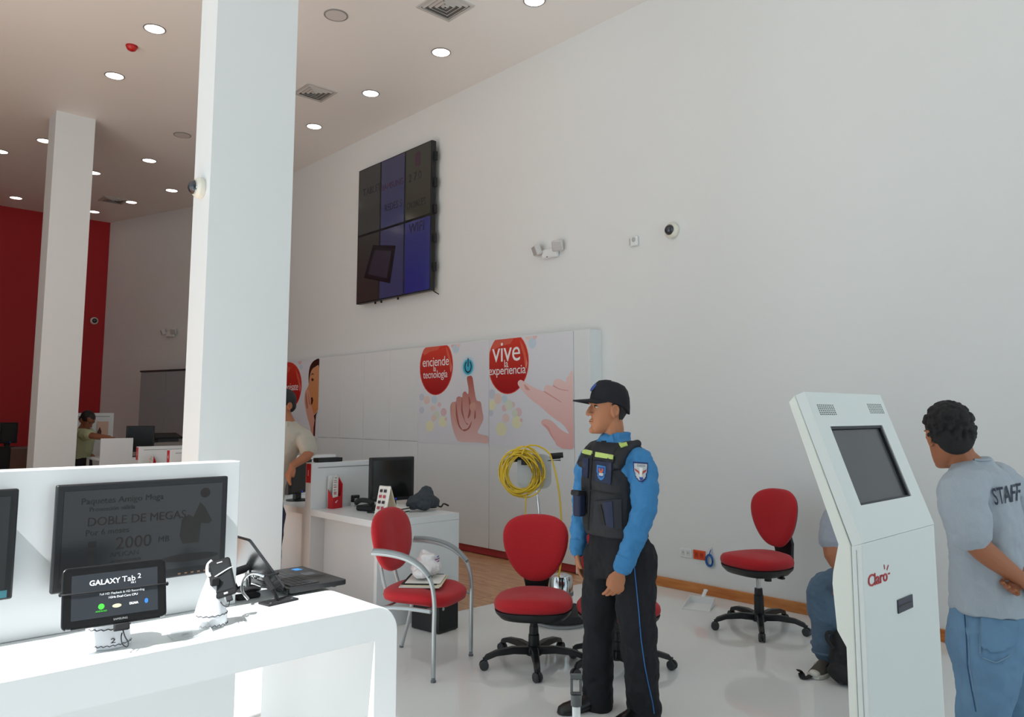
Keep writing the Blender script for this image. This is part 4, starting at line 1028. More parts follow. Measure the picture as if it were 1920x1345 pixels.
MB().tube(smooth_path([(.09, .1, .39), (.085, .18, .45), (.08, .225, .60), (.08, .235, .70)]), .011, 8).build('back_strut', SILVER, t)
rings = []
def sq(w, d, n=40, pw=3.2):
    return [(w * math.copysign(abs(math.cos(2 * PI * k / n)) ** (2 / pw), math.cos(2 * PI * k / n)), d * math.copysign(abs(math.sin(2 * PI * k / n)) ** (2 / pw), math.sin(2 * PI * k / n))) for k in range(n)]
for zz, k in ((.412, .88), (.422, .97), (.445, 1.0), (.468, .98), (.482, .9), (.49, .7), (.492, .3)):
    rings.append([Vector((x * k, y * k - .055, zz - .02 * max(0, (-y - .1)) / .12)) for x, y in sq(.238, .235)])
MB().loft(rings).build('seat', RED_F, t, 60)
R_ = Matrix.Translation((0, .20, .755)) @ Matrix.Rotation(-.16, 4, 'X'); mb = MB(R_); rings = []
for yy, k in ((.025, .9), (.018, .97), (.0, 1.0), (-.018, .97), (-.03, .86), (-.036, .6), (-.037, .2)):
    rings.append([Vector((x * k * (1 + .12 * z / .2), yy - .28 * x * x, z * k)) for x, z in sq(.225, .20, pw=2.3)])
mb.loft(rings).build('backrest', RED_F, t, 60)
# things on its seat
M4 = Matrix.Translation((2.955, 4.05, 0)) @ Matrix.Rotation(math.radians(25.8), 4, 'Z')
def on_arm(x, y, z): return M4 @ Vector((x, y, z))
fo = thing('folders', 'cream and black folders lying on the armchair seat', 'folders', on_arm(.03, -.03, .492), math.radians(25.8 + 18))
MB().box(-.17, -.12, .001, .15, .13, .006).build('sheet', PAPER, fo, 0)
MB().box(-.16, -.13, .0065, .16, .11, .014).build('folder', CREAM, fo, bevel=.001)
MB().box(-.15, -.10, .0145, .17, .12, .019).build('folder', BLACKM, fo, bevel=.001)
MB().box(-.13, -.12, .0195, .13, .10, .0225).build('sheet', PAPER, fo, 0)
bg_ = thing('plastic_bag', 'white plastic shopping bag with faint print on armchair seat', 'bag', on_arm(.08, -.02, .522), math.radians(25))
b = MB(); b.ell((0, 0, .05), (.13, .09, .05)); b.ell((.04, .02, .075), (.085, .07, .065)); b.ell((-.09, -.02, .04), (.06, .06, .038)); b.ell((.05, .04, .12), (.04, .035, .035))
b.blob('body', mat('white_plastic_bag', '#f0eff0', .3, var=.04, scale=20), bg_, .007, 3, wrinkle=.035, wscale=.05)
BAGP = mat('bag_print', '#8a4a80', .5); BAGQ = mat('bag_print_blue', '#4a5aa8', .5)
for k, (a, z_, m_) in enumerate(((-1.7, .10, BAGP), (-1.45, .115, BAGQ), (-1.25, .10, BAGP), (-1.35, .085, BAGP))):
    MB().obox((.04 + .088 * math.cos(a), .02 + .074 * math.sin(a), z_), (.028, .004, .006), rotm(-.5, 0, a + PI / 2)).build('print', m_, bg_, 0)
# computer tower under it
t = thing('computer_tower', 'black box-shaped computer tower on the floor under armchair', 'computer', (3.52, 4.60, 0), math.radians(8))
MB().box(-.10, -.13, .005, .10, .15, .215).build('case', mat('tower_black', '#1c1c1f', .4, var=.1), t, bevel=.004)
MB().box(-.09, -.1335, .02, .09, -.1305, .2).build('front_panel', BLACKM, t, bevel=.002)
MB().cyl((-.06, -.1345, .17), (-.06, -.1337, .17), .012, n=14).build('emblem', SILVER, t)
for a in (-.08, .08):
    for b_ in (-.11, .13): MB().cyl((a, b_, 0.0002), (a, b_, .0048), .012, n=10).build('foot', BLACKM, t)

# ================================================================== floor polisher with yellow cord
pb = Vector((4.32, 4.10, 0))
t = thing('floor_polisher', 'chrome floor polisher with yellow cord wound on its handle', 'floor polisher', pb, -YAW)   # local x = picture right, y = away
MB().lathe([(0, .0005), (.20, .0005), (.215, .012), (.20, .03), (0, .03)], n=32).build('white_pad', mat('pad_white', '#c9c9c6', .8, var=.05), t)
MB().lathe([(0, .0305), (.225, .0305), (.235, .05), (.225, .085), (.16, .11), (0, .115)], n=32).build('deck', BLACKM, t)
MB().lathe([(0, .115), (.088, .115), (.09, .13), (.09, .31), (.08, .34), (.04, .355), (0, .357)], c=(.0, 0, 0), n=28).build('motor', CHROME, t)
MB().lathe([(0, .0), (.094, .0), (.094, .025), (0, .025)], c=(0, 0, .20), n=28).build('motor_band', GREY, t)
hx = -.20
for sy in (-.02, .02):
    MB().tube([(-.10, sy, .12), (-.145, sy, .6), (hx, sy, 1.20)], .0105, 10).build('handle_tube', CHROME, t)
MB().cyl((-.1, -.04, .12), (-.1, .04, .12), .02).build('hinge', BLACKM, t)
MB().prism([(hx + x, -.035, 1.13 + z) for x, z in rrect(-.13, -.14, .13, .12, .06)], (0, .012, 0)).build('shield_plate', mat('shield_grey', '#b9bcbb', .4), t)
MB().cyl((hx - .16, -.02, 1.215), (hx - .06, -.02, 1.215), .019, n=12).build('grip', BLACKM, t)
MB().cyl((hx + .12, -.02, 1.235), (hx + .22, -.02, 1.243), .021, n=12).build('grip', BLACKM, t)
MB().cyl((hx - .16, -.02, 1.2), (hx + .2, -.02, 1.225), .011, n=10).build('handle_bar', BLACKM, t)
MB().box(hx - .1, -.06, 1.17, hx - .03, -.036, 1.205).build('switch_lever', BLACKM, t, bevel=.004)
MB().tube([(hx + .1, -.03, 1.20), (hx + .2, -.04, 1.205)], .006, 6).build('safety_lever', BLACKM, t)
random.seed(3)
cc = Vector((hx - .10, -.075, 1.10))
for i in range(15):
    rx, rz_ = random.uniform(.10, .16), random.uniform(.14, .175); ph = random.uniform(-.5, .5)
    o_ = Vector((random.uniform(-.03, .035), random.uniform(-.02, .03), random.uniform(-.025, .02)))
    pts = []
    for a in np.linspace(0, 2 * PI, 22, endpoint=False):
        x, z = rx * math.cos(a), rz_ * math.sin(a) * (1 + .12 * math.sin(a))
        x, z = x * math.cos(ph) - z * math.sin(ph), x * math.sin(ph) + z * math.cos(ph)
        pts.append(cc + o_ + Vector((x, .012 * math.sin(2 * a + i), z)))
    MB().tube(pts, .0058, 6, closed=True).build('cord_loop', YELLOW, t)
MB().tube(smooth_path([cc + Vector((.04, -.01, -.14)), cc + Vector((.03, -.01, -.25)), cc + Vector((.035, -.01, -.5)), cc + Vector((.1, .0, -.9))]), .0058, 6).build('cord_tail', YELLOW, t)
MB().tube(smooth_path([cc + Vector((.0, -.02, .14)), cc + Vector((.04, -.02, .21)), cc + Vector((.12, -.01, .215)), cc + Vector((.20, .0, .17)), cc + Vector((.235, .0, .1)), cc + Vector((.28, 0, -.1)), cc + Vector((.30, 0, -.35)), cc + Vector((.29, .02, -.7)), cc + Vector((.2, .04, -.95))]), .0068, 6).build('cord_tail', YELLOW, t)
# white dustpan by the wall
p = at_z(1312, 1138, 0)
t = thing('dustpan', 'white plastic dustpan lying on the floor by the skirting board', 'dustpan', (p.x, p.y, 0), math.radians(-70))
MB().prism([(-.11, -.14, .0005), (.11, -.14, .0005), (.10, .10, .0005), (-.10, .10, .0005)], (0, 0, .004)).build('pan', WHITE_P, t, 0)
for sx in (-1, 1): MB().prism([(sx * .11, -.13, .0045), (sx * .10, .10, .0045), (sx * .10, .10, .06), (sx * .108, -.05, .03)], (-sx * .004, 0, 0)).build('side_wall', WHITE_P, t, 0)
MB().box(-.098, .0965, .0045, .098, .10, .06).build('rear_wall', WHITE_P, t, 0)
MB().tube(smooth_path([(0, .10, .045), (0, .15, .065), (0, .22, .085)]), [.016] * 12 + [.02], 10, flat=.6).build('handle', WHITE_P, t)
# upright handle in front of the guard (a long-handled dustpan)
p = at_d(1080, 1264, 2.05)
t = thing('lobby_dustpan', 'white upright tube handle with grey slotted end before guard', 'dustpan', (p.x, p.y, 0), -YAW)
zt_ = p.z
MB().cyl((0, 0, .10), (0, 0, zt_ - .075), .0105, n=16).build('tube', WHITE_P, t)
GE = mat('grey_end_cap', '#5d5f60', .5, var=.06)
g = MB()
for sx in (-1, 1): g.box(sx * .0118 - .0035 * (1 if sx > 0 else 1), -.006, zt_ - .045, sx * .0118 + .0035, .006, zt_ - .012)
g.box(-.0153, -.006, zt_ - .012, .0153, .006, zt_); g.box(-.0153, -.006, zt_ - .05, .0153, .006, zt_ - .045)
g.build('hanging_loop', GE, t, bevel=.002)
MB().cyl((0, 0, zt_ - .078), (0, 0, zt_ - .0502), .0135, .0145, n=16).build('end_cap', GE, t)
MB().prism([(-.13, -.20, .001), (.13, -.20, .001), (.12, .04, .001), (-.12, .04, .001)], (0, 0, .004)).build('pan', GE, t, 0)
for sx in (-1, 1): MB().prism([(sx * .128, -.18, .0055), (sx * .119, .04, .0055), (sx * .119, .04, .11)], (-sx * .004, 0, 0)).build('side_wall', GE, t, 0)
MB().box(-.119, .036, .0055, .119, .04, .12).build('rear_wall', GE, t, 0)

# ================================================================== information kiosk
KY, KX0, KX1 = .92, 2.172, 2.724
KW = KX1 - KX0
t = thing('information_kiosk', 'white information kiosk with tilted dark screen and red Claro logo', 'kiosk', (KX0, KY, 0))
zc = 1.197; yt, zt2 = .149, 1.617                 # crease height, top of tilted face (local y, z)
sl = Vector((0, yt, zt2 - zc)); SLn = sl.length; vdir = sl.normalized(); udir = Vector((1, 0, 0)); ndir = udir.cross(vdir)   # faces the viewer
# lower body and rear cover
MB().prism([(0, 0, 0), (0, 0, zc), (0, .032, zc - .008), (0, .036, 0)], (KW, 0, 0)).build('lower_shell', KIOSK, t, 0, bevel=.004)
back = [(0, .0365, 0), (0, .0325, zc - .009), (0, yt + .03, zt2 - .008), (0, yt + .05, zt2 - .03), (0, .068, zc - .01), (0, .087, zc - .09), (0, .09, zc - .12), (0, .082, .95), (0, .058, .91), (0, .06, 0)]
MB().prism(back, (KW, 0, 0)).build('rear_cover', KIOSK_LIT, t, 0, bevel=.003)
o0 = Vector((0, 0, zc + .0005)); 
MK = Matrix(((udir.x, vdir.x, ndir.x, o0.x), (udir.y, vdir.y, ndir.y, o0.y), (udir.z, vdir.z, ndir.z, o0.z), (0, 0, 0, 1)))
MKi = MK.inverted()
def on_face(px, py):
    p0 = Vector((KX0, KY, 0)) + o0; n_ = ndir; d_ = ray(px, py); s_ = (p0 - _C).dot(n_) / d_.dot(n_)
    return MKi @ (_C + d_ * s_ - Vector((KX0, KY, 0)))
q = [on_face(*a) for a in ((1558, 800), (1657, 797), (1706, 931), (1613, 948))]
u0 = (q[0].x + q[3].x) / 2; u1 = (q[1].x + q[2].x) / 2; v1 = (q[0].y + q[1].y) / 2; v0 = (q[2].y + q[3].y) / 2
fm = MB(MK)
for a, b_, c, d_ in ((0, 0, KW, v0), (0, v1, KW, SLn), (0, v0, u0, v1), (u1, v0, KW, v1)): fm.box(a, b_, -.03, c, d_, 0)
fm.build('upper_shell', KIOSK, t, 0)
sf = MB(MK)
for a, b_, c, d_ in ((u0, v0, u1, v0 + .006), (u0, v1 - .008, u1, v1), (u0, v0 + .006, u0 + .006, v1 - .008), (u1 - .012, v0 + .006, u1, v1 - .008)): sf.box(a + .0003, b_ + .0003, -.026, c - .0003, d_ - .0003, -.004)
sf.build('screen_frame', mat('kiosk_frame', '#23262f', .4), t, 0)
MB(MK).box(u0 + .0065, v0 + .0065, -.022, u1 - .0125, v1 - .0085, -.012).build('screen', mat('kiosk_screen', '#4e5052', .25, var=.05, scale=3), t, 0)
GR = mat('grille_hole', '#3d4440', .6)
for quad in (((1527, 758), (1559, 758), (1572, 777), (1541, 779)), ((1627, 757), (1654, 757), (1656, 775), (1629, 776))):
    c4 = [on_face(*a) for a in quad]
    ua, ub = (c4[0].x + c4[3].x) / 2, (c4[1].x + c4[2].x) / 2; va, vb = c4[3].y, c4[0].y
    g = MB(MK)
    for i in range(9):
        for j in range(6):
            x = ua + (ub - ua) * (i + .5) / 9; y = vb + (va - vb) * (j + .5) / 6
            g.box(x - .0032, y - .0016, .0002, x + .0032, y + .0016, .0006)
    g.build('speaker_grille', GR, t, 0)
def on_front(px, py):
    p = at_y(px, py, KY); return p - Vector((KX0, KY, 0))
LOGO = mat('logo_red', '#b3262f', .45)
p = on_front(1645.5, 1085.5); text('lettering', 'Claro', .046, LOGO, t, (p.x, -.0012, p.z), XD, ZD, sx=1.35, bold=.0005, space=.95)
pe = [(on_front(1657.1, 1059.3), on_front(1658.3, 1067.6)), (on_front(1665.2, 1059.9), on_front(1662.5, 1069.4)), (on_front(1664.6, 1076.5), on_front(1668.2, 1075.2))]
for a, b_ in pe:
    dv = (b_ - a).normalized(); pv = Vector((-dv.z, 0, dv.x)) * .0022
    a = Vector((a.x, -.0012, a.z)); b_ = Vector((b_.x, -.0012, b_.z))
    MB().prism([a - pv, b_ - pv, b_ + pv, a + pv], (0, .0008, 0)).build('logo_ray', LOGO, t, 0)
c4 = [on_front(*a) for a in ((1681, 1124), (1709, 1116), (1710, 1140), (1683, 1150))]
xa, xb = (c4[0].x + c4[3].x) / 2, (c4[1].x + c4[2].x) / 2; za, zb = (c4[2].z + c4[3].z) / 2, (c4[0].z + c4[1].z) / 2
sl_ = MB().box(xa, -.004, za, xb, -.0004, zb).build('card_slot', mat('slot_blue_grey', '#2c3346', .35), t, bevel=.001)
MB().box(xa + .01, -.0052, (za + zb) / 2 - .002, xb - .01, -.0042, (za + zb) / 2 + .002).build('slot_mouth', BLACKG, sl_, 0)
MB().box(-.0012, .0165, .02, -.0004, .018, zc - .02).build('side_seam', mat('seam_grey', '#b5b6b0', .6), t, 0)
MB().box(-.03, -.06, 0.0, KW + .03, -.0005, .012).build('foot_plate', KIOSK, t, bevel=.003)
# ================================================================== people
from mathutils.bvhtree import BVHTree
class Fig:
    """a person: local x = picture right, y = away from the viewer, z = up"""
    def __init__(s, root, label):
        s.root = Vector((root[0], root[1], 0)); s.M = Matrix.Translation(s.root) @ Matrix.Rotation(-YAW, 4, 'Z'); s.Mi = s.M.inverted()
        s.t = thing('person', label, 'person', s.root, -YAW); s.bvh = {}
    def P(s, px, py, dy=0.0):
        d = ray(px, py); k = (dy - (_C - s.root).dot(_FH)) / d.dot(_FH)
        return s.Mi @ (_C + d * k)
    def hit(s, ob, px, py):
        if ob.name not in s.bvh:
            me = ob.data; s.bvh[ob.name] = BVHTree.FromPolygons([v.co.copy() for v in me.vertices], [tuple(p.vertices) for p in me.polygons])
        o = s.Mi @ _C; d = (s.Mi.to_3x3() @ ray(px, py)).normalized()
        loc, n, i, ds = s.bvh[ob.name].ray_cast(o, d)
        return (loc, n, d) if loc is not None else (None, None, d)
    def patch(s, ob, quad, name, m, off=.003, nu=8, nv=8, shape=None):
        """a sheet sewn on a garment: quad of picture points (tl, tr, br, bl) draped on the surface"""
        q = [Vector((a, b_)) for a, b_ in quad]; top = []; idx = {}; faces = []
        for j in range(nv + 1):
            for i in range(nu + 1):
                u, v = i / nu, j / nv
                if shape is not None and not shape(u, v): continue
                p = q[0] * (1 - u) * (1 - v) + q[1] * u * (1 - v) + q[2] * u * v + q[3] * (1 - u) * v
                loc, n, d = s.hit(ob, p.x, p.y)
                if loc is None: continue
                idx[(i, j)] = len(top); top.append(loc - d * off + n * off * .3)
        for j in range(nv):
            for i in range(nu):
                c = [(i, j), (i + 1, j), (i + 1, j + 1), (i, j + 1)]
                if all(a in idx for a in c): faces.append([idx[a] for a in c])
                else:
                    r_ = [idx[a] for a in c if a in idx]
                    if len(r_) == 3: faces.append(r_)
        if not faces: return None
        me = bpy.data.meshes.new(name); me.from_pydata([tuple(v) for v in top], [], faces); me.materials.append(m)
        bm = bmesh.new(); bm.from_mesh(me); bmesh.ops.delete(bm, geom=[v for v in bm.verts if not v.link_faces], context='VERTS')
        o_ = s.Mi @ _C
        for f in bm.faces:
            f.normal_update()
            if f.normal.dot(f.calc_center_median() - o_) > 0: f.normal_flip()
        bmesh.ops.solidify(bm, geom=bm.faces[:], thickness=off * .8); bm.to_mesh(me); bm.free()
        return link(name, me, ob, 60)
    def strip(s, ob, pts, name, m, r=.004, off=.002):
        P_ = []
        for i in range(len(pts) - 1):
            for k in range(6):
                t_ = k / 6; px, py = pts[i][0] * (1 - t_) + pts[i + 1][0] * t_, pts[i][1] * (1 - t_) + pts[i + 1][1] * t_
                loc, n, d = s.hit(ob, px, py)
                if loc is not None: P_.append(loc + n * off * .3 - d * off * .3)
        if len(P_) < 3: return None
        P_ = [P_[0]] + [(P_[i - 1] + P_[i] * 2 + P_[i + 1]) * .25 for i in range(1, len(P_) - 1)] + [P_[-1]]
        return MB().tube(P_, r, 6).build(name, m, ob)
    def words(s, ob, txt, quad, m, off=.003, bold=0.0):
        cu = bpy.data.curves.new('w', 'FONT'); cu.body = txt; cu.size = 1; cu.resolution_u = 3; cu.offset = bold
        o2 = bpy.data.objects.new('w', cu); COL.objects.link(o2); dg = bpy.context.evaluated_depsgraph_get()
        me = bpy.data.meshes.new_from_object(o2.evaluated_get(dg), depsgraph=dg); bpy.data.objects.remove(o2); bpy.data.curves.remove(cu)
        bm = bmesh.new(); bm.from_mesh(me)
        bmesh.ops.triangulate(bm, faces=bm.faces[:])
        for _ in range(3): bmesh.ops.subdivide_edges(bm, edges=bm.edges[:], cuts=1, use_grid_fill=True)
        xs = [v.co.x for v in bm.verts]; ys = [v.co.y for v in bm.verts]; x0, x1, y0, y1 = min(xs), max(xs), min(ys), max(ys)
        q = [Vector(a) for a in quad]
        for v in bm.verts:
            u, w = (v.co.x - x0) / (x1 - x0), 1 - (v.co.y - y0) / (y1 - y0)
            p = q[0] * (1 - u) * (1 - w) + q[1] * u * (1 - w) + q[2] * u * w + q[3] * (1 - u) * w
            loc, n, d = s.hit(ob, p.x, p.y)
            v.co = (loc - d * off) if loc is not None else s.P(p.x, p.y, 0)
        bm.to_mesh(me); bm.free(); me.materials.clear(); me.materials.append(m)
        return link('lettering', me, ob, 0)

def ring(c, f, rx, ry, n=28, pw=2.4, tilt=Vector((0, 0, 0))):
    """horizontal body section: rx across, ry front to back; f = facing"""
    f = Vector((f[0], f[1], 0)).normalized(); l = Vector((-f.y, f.x, 0)); out = []
    for k in range(n):
        a = 2 * PI * k / n; c_, s_ = math.cos(a), math.sin(a)
        x = rx * math.copysign(abs(c_) ** (2 / pw), c_); y = ry * math.copysign(abs(s_) ** (2 / pw), s_)
        out.append(Vector(c) + l * x + f * y + tilt * 0)
    return out
def head_matrix(c, f, pitch=0.0, roll=0.0, s=1.0):
    f = Vector((f[0], f[1], 0)).normalized(); l = Vector((-f.y, f.x, 0)); u = Vector((0, 0, 1))
    f2 = f * math.cos(pitch) + u * math.sin(pitch); u2 = u * math.cos(pitch) - f * math.sin(pitch)
    l2 = l * math.cos(roll) + u2 * math.sin(roll); u3 = u2 * math.cos(roll) - l * math.sin(roll)
    return Matrix(((f2.x * s, l2.x * s, u3.x * s, c[0]), (f2.y * s, l2.y * s, u3.y * s, c[1]), (f2.z * s, l2.z * s, u3.z * s, c[2]), (0, 0, 0, 1)))
def add_head(mb, M, earx=-.026):
    h = MB(M)
    rows = [(-.122, .082, .035, .016), (-.112, .092, .018, .028), (-.095, .094, -.012, .040), (-.07, .089, -.042, .052), (-.045, .090, -.066, .0585), (-.018, .089, -.086, .064),
            (.008, .085, -.098, .0685), (.024, .085, -.1015, .071), (.042, .094, -.103, .0735), (.062, .094, -.103, .075), (.085, .086, -.1, .0735), (.107, .066, -.086, .063), (.124, .036, -.06, .044), (.132, .006, -.034, .018)]
    rings = []
    for z, xf, xb, hw in rows:
        c = (xf + xb) / 2; a = (xf - xb) / 2; rg = []
        for k in range(28):
            t = 2 * PI * k / 28; cc, ss = math.cos(t), math.sin(t); pw = 2.25
            rg.append(Vector((c + a * math.copysign(abs(cc) ** (2 / pw), cc), hw * math.copysign(abs(ss) ** (2 / pw), ss), z)))
        rings.append(rg)
    h.loft(rings)
    h.tube([(.088, 0, .034), (.098, 0, .012), (.110, 0, -.012), (.1125, 0, -.021), (.102, 0, -.028)], [.007, .0095, .0115, .012, .009], 10)      # nose
    for sg in (-1, 1):
        h.ell((.0985, sg * .0125, -.0215), (.011, .0085, .0085))
        h.ell((.082, sg * .030, .037), (.013, .026, .0080), rotm(0, 0, sg * -.35))                                  # brow
        e = rotm(0, 0, sg * .35)
        h.ell((earx, sg * .0745, -.004), (.019, .009, .032), e); h.ell((earx + .002, sg * .074, -.026), (.012, .008, .014), e)
        for k in range(9):                                                                                          # ear rim
            a = -.9 + k * .5; h.ell((earx - .002 - .017 * math.cos(a) * (1 if True else 0), sg * (.083), .0 + .026 * math.sin(a)), .0055)
    h.ell((.088, 0, .002), (.016, .0085, .030)); h.ell((.096, 0, -.016), (.012, .009, .012))
    h.ell((.0925, 0, -.0535), (.0095, .023, .0062)); h.ell((.0925, 0, -.066), (.0095, .020, .0066))                  # lips
    h.ell((.089, 0, -.105), (.014, .022, .017))                                                                     # chin
    for v in h.v: pass
    n = len(mb.v); mb.v += h.v; mb.f += [[i + n for i in f] for f in h.f]
EYEW = mat('eye_white', '#c6bcb2', .25); EYED = mat('dark_iris', '#21150f', .2); BROWM = mat('eyebrow_hair', '#231815', .8); LIPM = mat('lip_skin', '#8f5446', .5)
def face_details(M, parent, body):
    for sg in (-1, 1):
        e = MB(M).ell((.0725, sg * .032, .0165), (.0115, .0130, .0060)).build('eye', EYEW, parent)
        MB(M).ell((.0815, sg * .032, .0165), (.0035, .0055, .0055)).build('iris', EYED, e)
        MB(M).tube([(.0945, sg * .012, .0365), (.0925, sg * .028, .041), (.079, sg * .046, .036)], [.0028, .0035, .002], 8).build('eyebrow', BROWM, parent)
        MB(M).tube([(.083, sg * .019, .0205), (.0845, sg * .031, .0240), (.0765, sg * .045, .0185)], [.0016, .002, .0014], 6).build('eyelid', BROWM, parent)
    MB(M).tube([(.0925, .021, -.0605), (.1015, .008, -.0595), (.1015, -.008, -.0595), (.0925, -.021, -.0605)], [.001, .0022, .0022, .001], 6).build('mouth_line', LIPM, parent)
def add_hand(mb, wrist, fdir, palm, thumb_side, curl=(.35, .4, .45, .5), L=1.0, spread=.05):
    """palm = direction the palm looks, thumb_side = direction of the thumb"""
    x = Vector(fdir).normalized(); z = -Vector(palm); z = (z - x * z.dot(x)).normalized(); y = z.cross(x)
    if y.dot(Vector(thumb_side)) < 0: y = -y
    M = Matrix(((x.x * L, y.x * L, z.x * L, wrist[0]), (x.y * L, y.y * L, z.y * L, wrist[1]), (x.z * L, y.z * L, z.z * L, wrist[2]), (0, 0, 0, 1)))
    h = MB(M)
    h.ell((.0, 0, 0), (.035, .027, .02)); h.ell((.045, .0, 0), (.05, .039, .0155)); h.ell((.072, -.004, .001), (.03, .041, .014)); h.ell((.035, .024, -.006), (.034, .018, .014))
    for i, (yy, ln, r_) in enumerate(((.031, .074, .0088), (.0105, .082, .0092), (-.0105, .076, .0088), (-.031, .060, .0078))):
        p = Vector((.084 - abs(yy) * .12, yy, .001)); a = 0.0; pts = [Vector((.06, yy * .9, .001)), p.copy()]; sp = spread * (1.5 - i)
        for k, fr in enumerate((.45, .31, .24)):
            a += curl[i] * (1.0, 1.25, .8)[k]
            p = p + Vector((math.cos(a) * math.cos(sp), math.sin(sp) * math.cos(a), -math.sin(a))) * ln * fr; pts.append(p.copy())
        h.limb(pts, [r_, r_ * 1.04, r_, r_ * .93, r_ * .82], 10)
    h.limb([(.012, .022, -.004), (.036, .038, -.012), (.060, .041, -.019), (.080, .036, -.026)], [.013, .0125, .0105, .0085], 10)
    n = len(mb.v); mb.v += h.v; mb.f += [[i + n for i in f] for f in h.f]
    return M
def add_shoe(mb, heel, toe_dir, L=.28, W=.095, H=.085):
    x = Vector((toe_dir[0], toe_dir[1], 0)).normalized(); y = Vector((-x.y, x.x, 0)); o = Vector((heel[0], heel[1], 0)); rings = []
    for t, w, h in ((0, .30, .55), (.04, .37, .80), (.14, .40, .98), (.28, .39, 1.0), (.42, .42, .82), (.56, .47, .66), (.72, .50, .56), (.86, .46, .48), (.95, .34, .38), (1.0, .14, .22)):
        c = o + x * (t * L); rg = []
        for k in range(16):
            a = 2 * PI * k / 16; yy = math.cos(a) * w * W; zz = (math.sin(a) * .5 + .5) * h * H; zz = max(.002, zz if zz > .02 else .002 + zz * .2)
            rg.append(c + y * yy * (1.0 if math.sin(a) < .3 else .86) + Vector((0, 0, zz)))
        rings.append(rg)
    mb.loft(rings)
SOLE = mat('dark_rubber', '#141414', .7)

# ------------------------------------------------------------------ the guard
g = Fig(at_z(1150, 1345, 0).to_2d(), 'security guard in black cap and vest over blue shirt, looking left')
P = g.P
fb = Vector((-.80, -.60, 0)).normalized()          # body facing
lb = Vector((-fb.y, fb.x, 0))                        # his left
fh = Vector((-.985, -.17, 0))
hc = P(1141, 770, .01); HM = head_matrix(hc, fh, .03, 0, 1.03)
sk = MB(); add_head(sk, HM, -.010)
nb = P(1153, 826, .02)
sk.limb([hc + Vector((.018, .0, -.05)), hc + Vector((.026, .0, -.095)), nb], [.056, .055, .050])
ch = P(1150, 890, .0); pv = P(1160, 1020, .0)
def trk(k=1.0): return [ring(P(1162, 1045, 0), fb, .165 * k, .115 * k), ring(P(1160, 1010, 0), fb, .168 * k, .112 * k), ring(P(1153, 970, 0), fb, .160 * k, .112 * k), ring(P(1149, 925, 0), fb, .172 * k, .122 * k),
                       ring(P(1149, 885, 0), fb, .186 * k, .126 * k), ring(P(1152, 855, 0), fb, .188 * k, .112 * k), ring(P(1154, 836, .0), fb, .150 * k, .085 * k), ring(P(1154, 824, .0), fb, .085 * k, .06 * k)]
sk.loft(trk(.74))
shL, elL, wrL = P(1203, 858, -.12), P(1207, 965, -.19), P(1166, 1068, -.24)
shR, elR, wrR = P(1104, 856, .13), P(1093, 950, .20), P(1083, 1032, .16)
for a, b_, c in ((shL, elL, wrL), (shR, elR, wrR)):
    sk.limb([a, b_, c], [.042, .038, .028])
hdl = (wrL - elL).normalized()
ML = add_hand(sk, wrL + hdl * .015, Vector((-.35, -.1, -1)), Vector((-.25, 1, 0)), Vector((-1, -.2, -.2)), (.42, .48, .54, .6), 1.0)
MR = add_hand(sk, wrR + Vector((0, 0, -.012)), Vector((.08, -.12, -1)), Vector((.9, -.35, 0)), Vector((-.3, -1, 0)), (.28, .34, .4, .45), 1.0)
hipL, knL, anL = P(1190, 1050, -.09), P(1196, 1195, -.09), P(1204, 1322, -.03)
hipR, knR, anR = P(1128, 1050, .09), P(1122, 1185, .10), P(1122, 1308, .12)
for a, b_, c in ((hipL, knL, anL), (hipR, knR, anR)): sk.limb([a, b_, c], [.085, .058, .042])
body = sk.blob('body', SKIN_TAN, g.t, .0042, 3, .5)
face_details(HM, g.t, body)
# hair at temples and nape
hr = MB(HM)
rings = []
for z, xb, hw in ((-.058, -.066, .053), (-.045, -.076, .0635), (-.018, -.094, .0695), (.008, -.106, .0745), (.03, -.109, .077), (.05, -.110, .079)):
    rg = []
    for k in range(28):
        t_ = 2 * PI * k / 28; cc, ss = math.cos(t_), math.sin(t_)
        rg.append(Vector((min(-.002 + (abs(xb) - .002) * cc, -.040 - .25 * (z + .058) * 0), hw * ss, z)))
    rings.append(rg)
hr.loft(rings)
hr.ell((-.03, .068, .03), (.045, .008, .018), nu=10, nv=6); hr.ell((-.03, -.068, .03), (.045, .008, .018), nu=10, nv=6)
hr.blob('hair', HAIR, g.t, .005, 2)
# cap
CAPM = mat('cap_navy', '#16161d', .85, var=.1, bump=.3, bscale=600)
cp = MB(HM); rings = []
for t_, s_, zt_ in ((0, 1.0, 0), (.25, 1.015, .03), (.5, 1.0, .062), (.72, .93, .088), (.88, .78, .106), (.97, .5, .115), (1.0, .15, .118)):
    rg = []
    for k in range(32):
        a = 2 * PI * k / 32; x = .107 * math.cos(a) - .006; y = .086 * math.sin(a)
        z = .038 + (.16 * x - .030 * max(0, -x / .1) ** 2) * (1 - t_) + zt_ + (.014 * (x * s_) / .1 * t_)
        rg.append(Vector((x * s_ + .004 * t_ - .034 * t_ * max(0, math.cos(a)), y * s_, z)))
    rings.append(rg)
cp.loft(rings); cap = cp.build('cap', CAPM, g.t, 60)
bm_ = MB(HM); top = []; bot = []
n_ = 15; rows = []
for j in range(6):
    v = j / 5; row = []
    for i in range(n_):
        a = -1.25 + 2.5 * i / (n_ - 1)
        x = .094 * math.cos(a * .98) - .0 + v * .098 * math.cos(a * .8); y = .083 * math.sin(a) * (1 - .10 * v * v)
        z = .059 - .010 * v - .013 * (abs(a) / 1.25) ** 2
        row.append((x, y, z))
    rows.append(row)
vs_ = [Vector(p) for r_ in rows for p in r_] + [Vector(p) - Vector((0, 0, .006)) for r_ in rows for p in r_]
fs_ = []; N0 = n_ * 6
